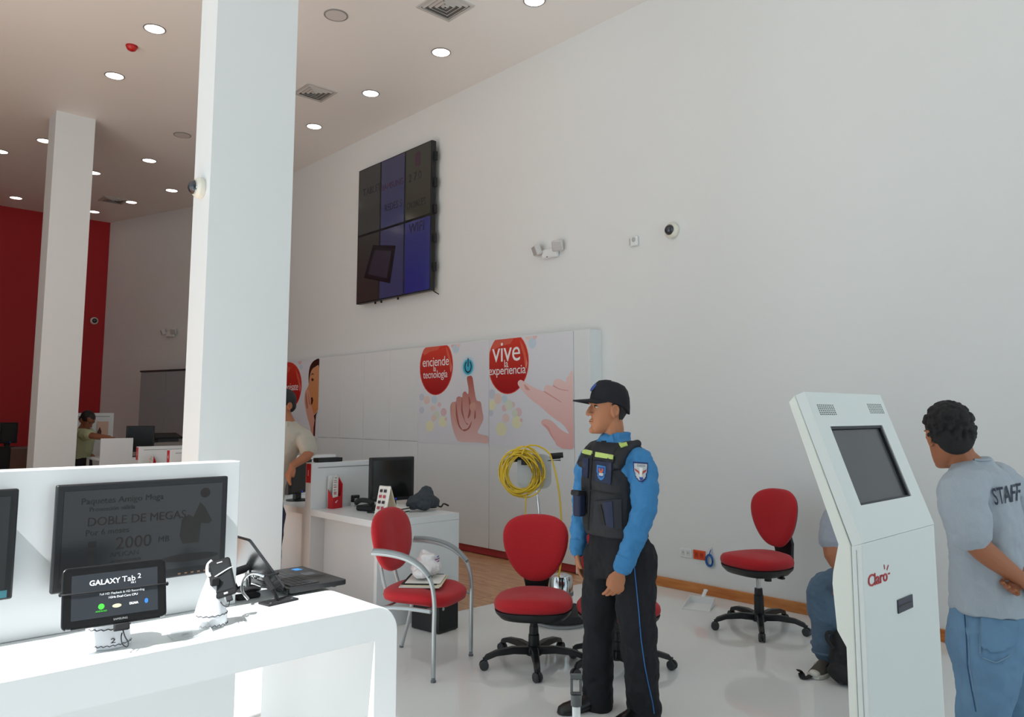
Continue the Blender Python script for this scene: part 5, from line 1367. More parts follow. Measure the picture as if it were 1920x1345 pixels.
for j in range(5):
    for i in range(n_ - 1):
        q = [j * n_ + i, j * n_ + i + 1, (j + 1) * n_ + i + 1, (j + 1) * n_ + i]; fs_.append(q); fs_.append([k + N0 for k in q[::-1]])
edge = [i for i in range(n_)] + [j * n_ + n_ - 1 for j in range(1, 6)] + [5 * n_ + i for i in range(n_ - 2, -1, -1)] + [j * n_ for j in range(4, 0, -1)]
for k in range(len(edge)): fs_.append([edge[k], edge[(k + 1) % len(edge)], edge[(k + 1) % len(edge)] + N0, edge[k] + N0])
bm_.add(vs_, fs_); bm_.build('brim', CAPM, cap, 50)
MB(HM).ell((-.006, 0, .155), (.007, .007, .004)).build('button', CAPM, cap)
EMB_B = mat('emblem_blue', '#2a4f9e', .5); EMB_R = mat('emblem_red', '#b8483a', .5); EMB_S = mat('emblem_silver', '#c3c7c9', .4); EMB_O = mat('emblem_orange', '#d0622c', .5)
MB(HM @ Matrix.Translation((.083, 0, .118)) @ Matrix.Rotation(-.62, 4, 'Y')).lathe([(0, 0), (.026, 0), (.024, .004), (0, .005)], n=20, rot=rotm(0, PI / 2, 0)).build('cap_emblem', EMB_B, cap)
MB(HM @ Matrix.Translation((.088, 0, .104)) @ Matrix.Rotation(-.62, 4, 'Y')).ell((.003, 0, 0), (.004, .014, .010)).build('cap_emblem_eagle', EMB_R, cap)

# shirt
BLUES = mat('blue_shirt_cloth', '#3f86bd', .8, var=.07, scale=25, bump=.3, bscale=700)
sh = MB(); sh.loft(trk(.98))
sh.limb([P(1178, 862, -.07), shL, P(1211, 910, -.17), elL, wrL - hdl * .02], [.066, .074, .072, .062, .049])
sh.limb([P(1125, 850, .08), shR, P(1094, 905, .19), elR, wrR + Vector((.0, 0, .01))], [.072, .068, .062, .056, .046])
# collar
cb = P(1153, 826, .02)
sh.loft([ring(cb + Vector((.004, 0, -.02)), fb, .092, .082), ring(cb + Vector((-.0, 0, .015)), fb, .074, .074), ring(cb + Vector((.006, 0, .040)) - fb * .010, fb, .069, .068)])
shirt = sh.blob('shirt', BLUES, g.t, .006, 4, wrinkle=.030, wscale=.06)
# collar tips
for sg in (-1, 1):
    base = cb + fb * .066 + Vector((0, 0, .005)) + lb * sg * .012
    MB().prism([base + Vector((0, 0, .028)) + lb * sg * .03 - fb * .01, base + Vector((0, 0, .01)), base + fb * .03 + lb * sg * .025 + Vector((0, 0, -.055)), base + fb * .005 + lb * sg * .062 + Vector((0, 0, -.02))], fb * .006).build('collar_tip', BLUES, shirt, bevel=.002)
MB().loft([[cb + fb * (.081 + .012 * k) + lb * (w_ * s1) + Vector((0, 0, z_)) + fb * (.004 * s2) for s1, s2 in ((-1, -1), (1, -1), (1, 1), (-1, 1))] for k, (w_, z_) in enumerate(((.016, .0), (.02, -.03), (.026, -.08), (.028, -.15)))]).build('tie', mat('tie_navy', '#181b2c', .7), shirt)
for nm, el_, wr_ in (('cuff', elL, wrL), ('cuff', elR, wrR)):
    d_ = (wr_ - el_).normalized()
    MB().cyl(wr_ - d_ * .055, wr_ + d_ * .004, .052 if el_ is elL else .049, .047 if el_ is elL else .045, n=22).build(nm, BLUES, shirt, bevel=.004)
# vest
VESTM = mat('vest_black_nylon', '#191b22', .6, var=.12, scale=30, bump=.3, bscale=420)
VNAVY = mat('vest_navy_panel', '#182545', .6, var=.1, scale=30)
ve = MB()
ve.loft([ring(P(1155, 1002, 0), fb, .178, .128), ring(P(1152, 985, 0), fb, .184, .134), ring(P(1150, 940, 0), fb, .180, .140), ring(P(1149, 900, 0), fb, .176, .144), ring(P(1151, 870, 0), fb, .172, .138), ring(P(1152, 850, 0), fb, .160, .120), ring(P(1153, 838, 0), fb, .145, .10), ring(P(1153, 829, 0), fb, .12, .08)])
for sg in (-1, 1):
    a = P(1152, 868, 0) + fb * .112 + lb * sg * .105; b_ = P(1152, 832, 0) + lb * sg * .112 + Vector((0, 0, .006)) + fb * .03; c = P(1152, 834, 0) + lb * sg * .112 - fb * .03 + Vector((0, 0, .006)); d_ = P(1152, 868, 0) - fb * .108 + lb * sg * .105
    ve.limb([a, b_, c, d_], [.036, .030, .032, .038])
    ve.limb([a + lb * sg * .03, b_ + lb * sg * .028, c + lb * sg * .028], [.028, .022, .024])
vest = ve.blob('vest', VESTM, g.t, .006, 4, wrinkle=.010, wscale=.06)
REFL = mat('reflective_lime', '#c9e07c', .35, emit='#c9e07c', estr=0.0); REFLD = mat('reflective_text', '#6f8a48', .5)
def refl(quad):
    o_ = g.patch(vest, quad, 'reflective_strip', REFL, .010, 8, 4)
    q2 = [Vector(quad[0]).lerp(Vector(quad[3]), .3), Vector(quad[1]).lerp(Vector(quad[2]), .3), Vector(quad[1]).lerp(Vector(quad[2]), .75), Vector(quad[0]).lerp(Vector(quad[3]), .75)]
    q2 = [q2[0].lerp(q2[1], .08), q2[0].lerp(q2[1], .92), q2[3].lerp(q2[2], .92), q2[3].lerp(q2[2], .08)]
    g.words(vest, 'SEGURIDAD', q2, REFLD, .0125)
g.patch(vest, ((1113, 852), (1152, 856), (1150, 868), (1112, 862)), 'pocket_flap', VESTM, .007, 8, 4)
refl(((1117, 848), (1150, 854), (1149, 862), (1116, 857)))
g.patch(vest, ((1091, 842), (1111, 846), (1108, 854), (1088, 849)), 'reflective_strip', REFL, .010, 6, 3)
g.patch(vest, ((1158, 828), (1172, 824), (1177, 835), (1164, 839)), 'reflective_strip', REFL, .008, 5, 4)
g.patch(vest, ((1118, 864), (1147, 868), (1145, 909), (1116, 902)), 'chest_pocket', VNAVY, .008, 8, 8)
g.patch(vest, ((1092, 858), (1104, 860), (1102, 897), (1092, 893)), 'chest_pocket', VNAVY, .008, 5, 8)
def shield(u, v): 
    w = .5 if v < .55 else .5 * math.sqrt(max(0, 1 - ((v - .55) / .47) ** 2)); return abs(u - .5) <= w
g.patch(vest, ((1120, 872), (1136, 875), (1135, 902), (1119, 899)), 'badge_border', mat('badge_blue_border', '#3a83c4', .5), .011, 10, 12, shield)
g.patch(vest, ((1122, 875), (1134, 877), (1133, 898), (1121, 895)), 'badge_field', EMB_B, .0125, 10, 12, shield)
g.patch(vest, ((1122.5, 878), (1133, 880), (1131, 893), (1123, 891)), 'badge_eagle', EMB_O, .0138, 8, 8, lambda u, v: abs(u - .5) < .5 - .28 * v and not (abs(u - .5) < .12 and v < .35))
g.patch(vest, ((1124, 887), (1132, 888), (1131, 893), (1124, 892)), 'badge_eagle_body', EMB_S, .015, 6, 5)
g.strip(vest, [(1095, 918), (1120, 922), (1150, 928), (1168, 926)], 'waist_seam', BLACKM, .005)
g.strip(vest, [(1111, 848), (1108, 880), (1106, 920), (1104, 960), (1103, 1000)], 'front_zip', BLACKM, .007)
g.patch(vest, ((1115, 940), (1165, 936), (1166, 992), (1112, 992)), 'lower_pocket', mat('vest_charcoal_panel', '#23262e', .7, var=.1), .010, 8, 8)
g.patch(vest, ((1131, 942), (1148, 940), (1151, 990), (1137, 986)), 'pocket_panel', VNAVY, .013, 6, 8)
g.patch(vest, ((1120, 948), (1127, 946), (1136, 985), (1127, 985)), 'pocket_strap', BLACKM, .0135, 5, 8)
# pouch at the front
pc_ = P(1086, 946, -.02)
MB().obox(pc_, (.05, .055, .125), rotm(0, 0, math.atan2(fb.y, fb.x))).build('pouch', VNAVY, vest, bevel=.012, bseg=3)
MB().obox(pc_ + Vector((-.004, 0, .058)), (.06, .062, .03), rotm(0, -.15, math.atan2(fb.y, fb.x))).build('pouch_flap', VESTM, vest, bevel=.008)
# sleeve badge
BQ = ((1187, 866), (1215, 868), (1214, 905), (1190, 903))
g.patch(shirt, BQ, 'sleeve_badge_border', mat('badge_navy', '#1b2c66', .5), .004, 14, 16, shield)
g.patch(shirt, ((1189, 869), (1213, 871), (1212, 902), (1191, 900)), 'sleeve_badge_field', EMB_S, .006, 14, 16, shield)
g.patch(shirt, ((1190, 879), (1212, 881), (1209, 894), (1195, 892)), 'sleeve_badge_eagle', mat('eagle_red', '#a8463c', .5), .0075, 20, 16, lambda u, v: abs(v - (.12 + .66 * (1 - abs(u - .5) * 2))) < .24)
g.patch(shirt, ((1199, 877), (1205, 878), (1204, 895), (1200, 894)), 'sleeve_badge_eagle_body', mat('eagle_white', '#e4e4e0', .5), .008, 6, 8)
g.patch(shirt, ((1199, 895), (1206, 896), (1205, 901), (1200, 900)), 'sleeve_badge_globe', EMB_B, .0085, 6, 5)
g.words(shirt, 'GUARDIA', [(1194, 871), (1210, 872), (1210, 876), (1194, 875)], mat('badge_navy', '#1b2c66'), .0085)
# trousers
TROU = mat('trouser_navy', '#15161d', .85, var=.12, scale=18, bump=.25, bscale=500)
tr = MB()
tr.loft([ring(P(1162, 1085, 0), fb, .158, .122), ring(P(1162, 1050, 0), fb, .180, .135), ring(P(1161, 1015, 0), fb, .176, .124), ring(P(1156, 988, 0), fb, .166, .115)])
tr.limb([P(1188, 1045, -.07), P(1192, 1110, -.085), knL, P(1203, 1270, -.07), anL + Vector((0, 0, .01)), anL + Vector((.01, 0, -.03))], [.118, .112, .094, .088, .086, .088])
tr.limb([P(1132, 1045, .07), P(1127, 1110, .085), knR, P(1122, 1260, .11), anR + Vector((0, 0, .01)), anR + Vector((0, 0, -.02))], [.108, .102, .086, .082, .082, .084])
trousers = tr.blob('trousers', TROU, g.t, .007, 5, wrinkle=.03, wscale=.09)
g.strip(trousers, [(1189, 1060), (1193, 1100), (1198, 1150), (1202, 1200), (1209, 1250), (1216, 1285), (1224, 1320), (1227, 1342)], 'side_stripe', mat('stripe_blue', '#2f6fb4', .6), .0028)
MB().loft([ring(P(1158, 1003, 0), fb, .176, .124, n=32), ring(P(1158, 992, 0), fb, .174, .122, n=32)]).build('belt', BLACKM, trousers)
# shoes
so = MB(); fd = Vector((-.93, -.36, 0)); add_shoe(so, (anR.x + .05, anR.y + .02), fd, .29, .11, .10)
so.build('shoe', mat('black_leather', '#131315', .3), g.t, 70)
so = MB(); fd2 = Vector((-.75, -.66, 0)); add_shoe(so, (anL.x + .05, anL.y + .05), fd2, .29, .11, .10)
so.build('shoe', mat('black_leather', '#131315'), g.t, 70)

# ------------------------------------------------------------------ man in the grey STAFF shirt
s = Fig(at_d(1850, 1300, 3.35).to_2d(), 'man with curly black hair in grey shirt reading STAFF, hands behind back')
P = s.P
fb = Vector((-.80, .60, 0)).normalized(); lb = Vector((-fb.y, fb.x, 0)); fh = Vector((.06, .99, 0)).normalized()
hc = P(1777, 821, -.02); HM = head_matrix(hc, fh, -.12, 0, 1.04)
sk = MB(); add_head(sk, HM, -.01)
nb = P(1822, 885, .0)
sk.limb([hc + Vector((.025, -.01, -.035)), hc + Vector((.05, 0, -.085)), nb], [.06, .06, .07])
def trk2(k, drop=0):
    return [ring(P(1858, 1142 + drop, .02), fb, .19 * k, .150 * k), ring(P(1856, 1090, .02), fb, .185 * k, .150 * k), ring(P(1850, 1020, .02), fb, .185 * k, .145 * k), ring(P(1846, 960, .02), fb, .2 * k, .14 * k),
            ring(P(1843, 915, .02), fb, .212 * k, .125 * k), ring(P(1836, 890, .01), fb, .185 * k, .105 * k), ring(P(1828, 873, 0), fb, .125 * k, .082 * k), ring(P(1823, 862, 0), fb, .078 * k, .064 * k)]
sk.loft(trk2(.86))
shL = P(1800, 920, -.16); elL = P(1822, 1018, -.19); wrL = P(1908, 1082, -.17)
shR = P(1890, 915, .16); elR = P(1950, 1015, .08); wrR = P(1915, 1075, -.12)
for a, b_, c in ((shL, elL, wrL), (shR, elR, wrR)): sk.limb([a, b_, (b_ + c) * .5, c], [.056, .049, .044, .031])
d1 = (wrL - elL).normalized(); d2 = (wrR - elR).normalized()
add_hand(sk, wrL + d1 * .01, d1 + Vector((.2, .1, .05)), Vector((0, .9, -.3)), Vector((0, -.2, 1)), (.35, .4, .45, .5))
add_hand(sk, wrR + d2 * .01, Vector((-.8, -.25, -.55)), Vector((-.1, -.9, .3)), Vector((.3, 0, 1)), (.5, .55, .6, .62))
hipL, knL, anL = P(1845, 1160, -.06), P(1840, 1330, -.09), P(1850, 1500, -.05)
hipR, knR, anR = P(1880, 1165, .12), P(1900, 1325, .10), P(1960, 1470, .22)
for a, b_, c in ((hipL, knL, anL), (hipR, knR, anR)):
    c.z = .10; sk.limb([a, b_, c], [.06, .05, .042])
body = sk.blob('body', SKIN_ARM, s.t, .0045, 3)
face_details(HM, s.t, body)
random.seed(11)
hr = MB(HM)
hr.ell((-.022, 0, .047), (.105, .085, .098)); hr.ell((-.06, 0, -.005), (.055, .074, .07))
for k in range(420):
    a = random.uniform(0, 2 * PI); e = random.uniform(-.75, 1.5)
    d_ = Vector((math.cos(a) * math.cos(e), math.sin(a) * math.cos(e), math.sin(e)))
    if d_.x > .45 and d_.z < .45: continue
    if d_.x > .0 and d_.z < -.05 : continue
    if d_.z < -.62: continue
    c = Vector((-.022, 0, .040)) + Vector((d_.x * .106, d_.y * .087, d_.z * .102)); hr.ell(c, random.uniform(.008, .013), nu=7, nv=5)
hr.blob('hair', mat('curly_black_hair', '#141214', .75, var=.35, scale=120, bump=.5, bscale=500), s.t, .0042, 1, .4)
GREYT = mat('heather_grey_cotton', '#abb4bd', .9, var=.10, scale=220, bump=.25, bscale=700)
sh = MB(); sh.loft(trk2(1.0))
sh.limb([P(1822, 905, -.06), shL, (shL * .42 + elL * .58), shL * .22 + elL * .78], [.098, .092, .088, .086])
sh.limb([P(1865, 905, .1), shR, shR * .42 + elR * .58, shR * .25 + elR * .75], [.094, .09, .086, .084])
sh.loft([ring(P(1824, 872, 0), fb, .098, .085), ring(P(1820, 858, 0), fb, .078, .07)])
shirt = sh.blob('shirt', GREYT, s.t, .0065, 5, wrinkle=.03, wscale=.10)
STF = mat('staff_print', '#32394a', .7)
s.words(shirt, 'STAFF', [(1858, 917), (1914, 905), (1913, 939), (1866, 948)], STF, .009, .012)
MB().tube([p for p in ring(P(1821, 860, 0) + Vector((0, 0, -.002)), fb, .080, .072)], .006, 8, closed=True).build('neck_band', GREYT, shirt)
JEAN = mat('blue_denim', '#6b90b0', .85, var=.25, scale=9, bump=.4, bscale=800)
STIT = mat('denim_stitch', '#7d99b0', .8); JEAND = mat('denim_dark_seam', '#34587c', .85)
tr = MB()
tr.loft([ring(P(1852, 1250, .02), fb, .14, .13), ring(P(1854, 1210, .02), fb, .178, .165), ring(P(1856, 1165, .02), fb, .178, .150), ring(P(1857, 1120, .02), fb, .17, .135)])
tr.limb([P(1848, 1190, -.04), P(1850, 1260, -.07), knL, anL + Vector((0, 0, .02))], [.135, .122, .100, .085])
tr.limb([P(1875, 1190, .1), P(1890, 1260, .12), knR, anR + Vector((0, 0, .02))], [.130, .118, .095, .083])
jeans = tr.blob('jeans', JEAN, s.t, .007, 5, wrinkle=.03, wscale=.11)
s.patch(jeans, ((1840, 1157), (1908, 1166), (1900, 1225), (1838, 1233)), 'back_pocket', JEAN, .007, 10, 10, lambda u, v: v < .8 + .2 * (1 - abs(u - .5) * 2))
for pl_ in ([(1839, 1157), (1870, 1161), (1907, 1166)], [(1841, 1167), (1870, 1171), (1905, 1176)], [(1839, 1160), (1838, 1195), (1838, 1232)], [(1838, 1232), (1868, 1244), (1898, 1226)], [(1840, 1197), (1865, 1199), (1903, 1197)]):
    s.strip(jeans, pl_, 'pocket_stitch', STIT if pl_[0][1] != 1197 else JEAND, .0022, .009)
s.strip(jeans, [(1812, 1148), (1816, 1200), (1818, 1250), (1827, 1300), (1836, 1342)], 'side_seam', STIT, .0016, .002)
s.strip(jeans, [(1808, 1148), (1812, 1200), (1814, 1250), (1823, 1300), (1831, 1342)], 'side_seam', JEAND, .0022, .002)
MB().loft([ring(P(1857, 1133, .02), fb, .174, .142, n=32), ring(P(1857, 1122, .02), fb, .172, .140, n=32)]).build('belt', BLACKM, jeans)
for an, d_ in ((anL, Vector((-.8, .6, 0))), (anR, Vector((-.8, .6, 0)))):
    so = MB(); add_shoe(so, (an.x + .07, an.y - .05), d_, .28, .105, .10); so.build('shoe', mat('grey_trainer', '#4a4c50', .6), s.t, 70)

# ------------------------------------------------------------------ seated man behind the kiosk
q = Fig(at_d(1605, 1300, 4.78).to_2d(), 'seated man in jeans and grey trainers half hidden behind the kiosk')
P = q.P
fb = Vector((-.93, -.36, 0)).normalized(); lb = Vector((-fb.y, fb.x, 0))
hip = P(1632, 1070, .05); hip.z = .55
sk = MB(); hc = P(1598, 868, .0); HM = head_matrix(hc, fb, -.2, 0, 1.0); add_head(sk, HM)
tor = [ring(hip + Vector((.0, 0, -.04)), fb, .165, .12), ring(hip + Vector((-.02, 0, .10)), fb, .165, .125), ring(hip + Vector((-.05, 0, .25)), fb, .18, .13), ring(hip + Vector((-.085, 0, .38)), fb, .19, .115), ring(hip + Vector((-.105, 0, .44)), fb, .12, .08)]
sk.loft([[Vector(v) for v in r_] for r_ in tor]); sk.limb([hc + Vector((.02, 0, -.06)), hip + Vector((-.1, 0, .43))], [.055, .062])
shL = P(1567, 972, -.14); elL = P(1557, 1042, -.22); wrL = P(1600, 1088, -.24)
shR = P(1590, 965, .2); elR = P(1570, 1050, .22); wrR = P(1600, 1085, .1)
for a, b_, c in ((shL, elL, wrL), (shR, elR, wrR)): sk.limb([a, b_, (b_ + c) * .5, c], [.056, .05, .042, .03])
add_hand(sk, wrL, Vector((-.5, .5, -.3)), Vector((0, 0, -1)), Vector((-.5, -.5, .3)), (.4, .45, .5, .5)); add_hand(sk, wrR, Vector((-.6, -.3, -.3)), Vector((0, 0, -1)), Vector((-.5, .5, .3)), (.4, .45, .5, .5))
knL, anL = P(1537, 1102, -.05), P(1550, 1222, .05)
knR, anR = P(1570, 1098, .22), P(1590, 1205, .22)
for h_, k_, a_ in ((hip - lb * -.09, knL, anL), (hip - lb * .09, knR, anR)): sk.limb([h_, k_, a_], [.085, .06, .04])
sk.blob('body', SKIN_ARM, q.t, .005, 3)
face_details(HM, q.t, None)
hr = MB(HM); hr.ell((-.02, 0, .05), (.104, .082, .092)); hr.ell((-.06, 0, 0), (.05, .07, .06)); hr.blob('hair', HAIR, q.t, .006, 2)
sh = MB(); sh.loft([[hip + (Vector(v) - hip) * 1.0 for v in r_] for r_ in [ring(hip + Vector((.0, 0, -.03)), fb, .18, .14), ring(hip + Vector((-.02, 0, .10)), fb, .178, .14), ring(hip + Vector((-.05, 0, .25)), fb, .19, .142), ring(hip + Vector((-.085, 0, .38)), fb, .2, .125), ring(hip + Vector((-.105, 0, .45)), fb, .11, .08)]])
sh.limb([hip + Vector((-.09, -.06, .36)), shL, shL * .45 + elL * .55], [.095, .088, .082]); sh.limb([hip + Vector((-.09, .08, .36)), shR, shR * .5 + elR * .5], [.095, .086, .08])
sh.blob('shirt', mat('pale_grey_cotton', '#9fa5b0', .9, var=.06, scale=30, bump=.2), q.t, .007, 4, wrinkle=.02, wscale=.09)
JEAN2 = mat('faded_denim', '#5c7389', .85, var=.2, scale=9, bump=.4, bscale=800)
tr = MB(); tr.loft([ring(hip + Vector((0, 0, -.09)), fb, .18, .15), ring(hip + Vector((0, 0, .03)), fb, .18, .14)])
tr.limb([hip + lb * .09, hip * .5 + knL * .5 + lb * .04 + Vector((0, 0, .02)), knL, knL * .5 + anL * .5, anL + Vector((0, 0, .04)), anL + Vector((.0, 0, .0))], [.105, .10, .088, .078, .082, .076])
tr.limb([hip - lb * .09, knR, knR * .5 + anR * .5, anR], [.105, .086, .076, .076])
jn = tr.blob('jeans', JEAN2, q.t, .007, 4, wrinkle=.028, wscale=.08)
for zz, r_ in ((.045, .084), (.0, .079)):
    c = anL + Vector((0, 0, zz)); MB().tube(ring(c, fb, r_, r_ * .98, pw=2.0), .010, 8, closed=True).build('rolled_fold', JEAN2, jn)
SHG = mat('trainer_suede', '#5b544c', .8, var=.1, bump=.3); SHW = mat('trainer_white', '#d9d5cb', .6)
for an, dd in ((anL, Vector((-.72, -.69, 0)).normalized()), (anR, Vector((-.72, -.69, 0)).normalized())):
    so = MB(); add_shoe(so, (an.x - dd.x * .075, an.y - dd.y * .075), dd, .265, .10, .115); shoe = so.build('shoe', SHG, q.t, 70)
    so = MB(); hx_ = Vector((an.x - dd.x * .082, an.y - dd.y * .082, 0)); y_ = Vector((-dd.y, dd.x, 0))
    sole = [(0, .3), (.03, .38), (.14, .42), (.3, .40), (.45, .43), (.6, .49), (.75, .52), (.88, .47), (.97, .33), (1.0, .12)]
    pts = [hx_ + dd * (t_ * .280) + y_ * w_ * .108 + Vector((0, 0, .001)) for t_, w_ in sole] + [hx_ + dd * (t_ * .280) - y_ * w_ * .108 + Vector((0, 0, .001)) for t_, w_ in sole[::-1]]
    so.prism(pts, (0, 0, .024)); so.build('sole', SHW, shoe, bevel=.004)
    MB().ell(hx_ + dd * .252 + Vector((0, 0, .026)), (.032, .04, .022)).build('toe_cap', SHW, shoe)
    for k in range(3):
        c = hx_ + dd * (.11 + .022 * k) - y_ * 0.0
        MB().tube(smooth_path([c - y_ * .047 + Vector((0, 0, .03)), c - y_ * .044 + Vector((0, 0, .055)), c - y_ * .022 + dd * .010 + Vector((0, 0, .084 - .013 * k)), c + y_ * .010 + dd * .010 + Vector((0, 0, .088 - .013 * k))]), .0042, 6).build('stripe', SHW, shoe)
# stool under him
t = thing('stool', 'dark stool under the seated man, hidden by the kiosk', 'stool', q.M @ Vector((hip.x + .02, hip.y, 0)))
MB().lathe([(0, .39), (.16, .39), (.17, .405), (.165, .425), (0, .43)], n=28).build('seat', BLACKM, t)
for k in range(4):
    a = k * PI / 2 + .4; MB().tube([(.11 * math.cos(a), .11 * math.sin(a), .39), (.17 * math.cos(a), .17 * math.sin(a), .0005)], .012, 8).build('leg', SILVER, t)
# backpack on the floor
bp = at_z(1573, 1282, 0)
t = thing('backpack', 'black backpack standing on the floor with a strap trailing out', 'backpack', (bp.x, bp.y, 0), -YAW)
b = MB(); b.ell((.06, .02, .16), (.10, .09, .155)); b.ell((.05, -.01, .07), (.115, .10, .068)); b.ell((.07, -.06, .10), (.07, .05, .08))
b.blob('bag', mat('black_nylon', '#1b1b1e', .7, var=.15, scale=20, bump=.3), t, .008, 3, wrinkle=.02, wscale=.06)
def bpz(px, py, z=0.004):
    v = at_z(px, py, z) - Vector((bp.x, bp.y, 0)); return Matrix.Rotation(YAW, 3, 'Z') @ v
stp = smooth_path([Vector((.02, -.08, .09)), bpz(1566, 1241, .07), bpz(1550, 1247, .06), bpz(1532, 1259, .035), bpz(1515, 1270, .012), bpz(1506, 1272, .006), bpz(1502, 1262, .02), bpz(1498, 1257, .04)], 5)
MB().tube(stp, .019, 8, flat=.22, up=(0, 0, 1)).build('strap', BLACKM, t)
MB().tube(smooth_path([Vector((.0, .02, .26)), Vector((-.045, .01, .285)), Vector((-.06, 0, .25)), Vector((-.03, -.02, .2))]), .010, 8).build('carry_loop', BLACKM, t)

# ------------------------------------------------------------------ man in beige shirt leaning on the divider
b5 = Fig((2.93, 5.97), 'man in beige shirt leaning on the desk divider behind the column')
P = b5.P
fb = Vector((-.55, -.83, 0)).normalized(); lb = Vector((-fb.y, fb.x, 0))
sk = MB(); hc = P(530, 762, .0); HM = head_matrix(hc, Vector((-.75, -.66, 0)), -.12, 0, 1.0); add_head(sk, HM)
cx0 = P(543, 800, 0)
def trk3(k): return [ring(P(494, 955, 0), fb, .165 * k, .12 * k), ring(P(500, 900, 0), fb, .172 * k, .13 * k), ring(P(522, 848, 0), fb, .185 * k, .13 * k), ring(P(538, 812, 0), fb, .19 * k, .11 * k), ring(P(541, 800, 0), fb, .13 * k, .085 * k), ring(P(540, 793, 0), fb, .08 * k, .06 * k)]
sk.loft(trk3(.9)); sk.limb([hc + Vector((.01, 0, -.06)), P(540, 797, 0)], [.056, .064])
shL, elL, wrL = P(571, 818, -.06), P(582, 852, -.12), P(549, 873, -.28)
shR, elR, wrR = P(512, 818, .08), P(500, 880, .0), P(505, 930, -.1)
for a, b_, c in ((shL, elL, wrL), (shR, elR, wrR)): sk.limb([a, b_, c], [.05, .043, .029])
add_hand(sk, wrL, Vector((-.35, -.2, -.9)), Vector((.6, .6, 0)), Vector((-.5, -.6, .2)), (.3, .35, .4, .45)); add_hand(sk, wrR, Vector((.1, -.1, -1)), Vector((.8, .2, 0)), Vector((-.2, -1, 0)), (.3, .35, .4, .45))
for sg, hx_ in ((1, 511), (-1, 477)):
    sk.limb([P(hx_, 955, 0), Vector((P(hx_, 955, 0).x, 0, .48)), Vector((P(hx_, 955, 0).x, .02, .1))], [.085, .058, .042])
sk.blob('body', SKIN_ARM, b5.t, .006, 3); face_details(HM, b5.t, None)
hr = MB(HM); hr.ell((-.015, 0, .055), (.108, .084, .092)); hr.ell((-.06, 0, .0), (.052, .074, .06)); hr.blob('hair', HAIR, b5.t, .006, 2)
BEI = mat('beige_shirt_cloth', '#b5aea1', .85, var=.06, scale=25, bump=.25)
sh = MB(); sh.loft(trk3(1.0)); sh.limb([P(555, 815, 0), shL, shL * .3 + elL * .7], [.08, .078, .072]); sh.limb([P(527, 815, 0), shR, shR * .3 + elR * .7], [.08, .076, .07])
sh.loft([ring(P(540, 802, 0), fb, .09, .08), ring(P(540, 790, 0), fb, .07, .065)])
shirt = sh.blob('shirt', BEI, b5.t, .007, 4, wrinkle=.02, wscale=.08)
for sg in (-1, 1):
    base = P(540, 797, 0) + fb * .07
    MB().prism([base + lb * sg * .01 + Vector((0, 0, .0)), base + lb * sg * .055 + Vector((0, 0, .03)) - fb * .02, base + lb * sg * .085 + Vector((0, 0, -.01)), base + lb * sg * .05 + Vector((0, 0, -.055)) + fb * .02], fb * .006).build('collar_tip', BEI, shirt, bevel=.002)
tr = MB(); tr.loft([ring(P(494, 975, 0), fb, .175, .13), ring(P(496, 940, 0), fb, .165, .12)])
for hx_ in (511, 477):
    x_ = P(hx_, 955, 0).x; tr.limb([P(hx_, 965, 0), Vector((x_, 0, .48)), Vector((x_, .02, .1))], [.105, .085, .078])
tr.blob('trousers', mat('dark_blue_denim', '#2c3550', .85, var=.15, scale=15), b5.t, .008, 4, wrinkle=.02)
for hx_ in (511, 477):
    x_ = P(hx_, 955, 0).x; so = MB(); add_shoe(so, (x_ - fb.x * .08, .02 - fb.y * .08), fb, .28, .1, .1); so.build('shoe', mat('black_leather', '#131315'), b5.t, 70)

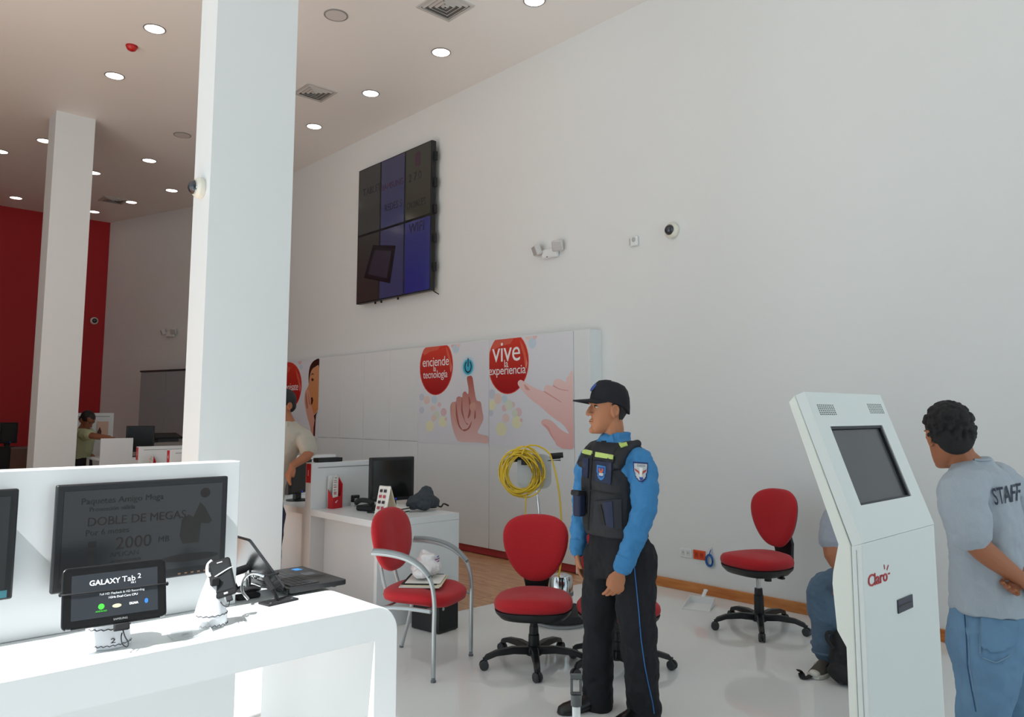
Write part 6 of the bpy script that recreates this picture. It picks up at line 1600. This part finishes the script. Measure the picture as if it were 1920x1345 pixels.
# ------------------------------------------------------------------ man in pale green shirt in the rear
m6 = Fig((2.95, 12.15), 'man in pale green shirt reaching over the till desk in the rear')
P = m6.P
fb = Vector((.88, -.47, 0)).normalized(); lb = Vector((-fb.y, fb.x, 0))
sk = MB(); hc = P(163, 790, 0); HM = head_matrix(hc, Vector((.93, -.36, 0)), -.55, 0, 1.05); add_head(sk, HM)
def trk4(k): return [ring(P(148, 862, 0), fb, .165 * k, .12 * k), ring(P(149, 845, 0), fb, .17 * k, .13 * k), ring(P(151, 825, 0), fb, .185 * k, .13 * k), ring(P(153, 810, 0), fb, .19 * k, .11 * k), ring(P(155, 804, 0), fb, .12 * k, .085 * k)]
sk.loft(trk4(.9)); sk.limb([hc + Vector((-.02, 0, -.05)), P(154, 808, 0)], [.058, .066])
shR, elR, wrR = P(159, 815, -.15), P(183, 819, -.35), P(205, 821, -.5)
shL, elL, wrL = P(150, 815, .18), P(152, 838, .2), P(165, 850, .1)
for a, b_, c in ((shR, elR, wrR), (shL, elL, wrL)): sk.limb([a, b_, c], [.05, .042, .03])
add_hand(sk, wrR, Vector((.9, -.3, -.1)), Vector((0, 0, -1)), Vector((0, 1, .3)), (.5, .5, .5, .5)); add_hand(sk, wrL, Vector((.8, -.3, -.3)), Vector((0, 0, -1)), Vector((0, 1, .3)), (.4, .4, .4, .4))
for hx_ in (153, 143): sk.limb([P(hx_, 865, 0), Vector((P(hx_, 865, 0).x, 0, .48)), Vector((P(hx_, 865, 0).x, .02, .1))], [.085, .058, .042])
sk.blob('body', SKIN_DK, m6.t, .008, 3); face_details(HM, m6.t, None)
hr = MB(HM); hr.ell((-.014, 0, .055), (.108, .084, .090)); hr.ell((-.065, 0, .0), (.05, .074, .06)); hr.blob('hair', HAIR, m6.t, .008, 2)
GRN = mat('pale_green_cloth', '#b4bd97', .85, var=.06, scale=25)
sh = MB(); sh.loft(trk4(1.0)); sh.limb([P(155, 815, -.05), shR, shR * .6 + elR * .4], [.085, .08, .072]); sh.limb([P(150, 815, .08), shL, shL * .5 + elL * .5], [.08, .076, .07])
sh.blob('shirt', GRN, m6.t, .009, 4, wrinkle=.02, wscale=.08)
tr = MB(); tr.loft([ring(P(148, 875, 0), fb, .175, .13), ring(P(148, 858, 0), fb, .168, .125)])
for hx_ in (153, 143):
    x_ = P(hx_, 865, 0).x; tr.limb([P(hx_, 870, 0), Vector((x_, 0, .48)), Vector((x_, .02, .1))], [.105, .085, .078])
tr.blob('trousers', mat('black_trousers', '#1d1e24', .85), m6.t, .01, 4)
for hx_ in (153, 143):
    x_ = P(hx_, 865, 0).x; so = MB(); add_shoe(so, (x_ - fb.x * .08, .02 - fb.y * .08), fb, .28, .1, .1); so.build('shoe', mat('black_leather', '#131315'), m6.t, 70)
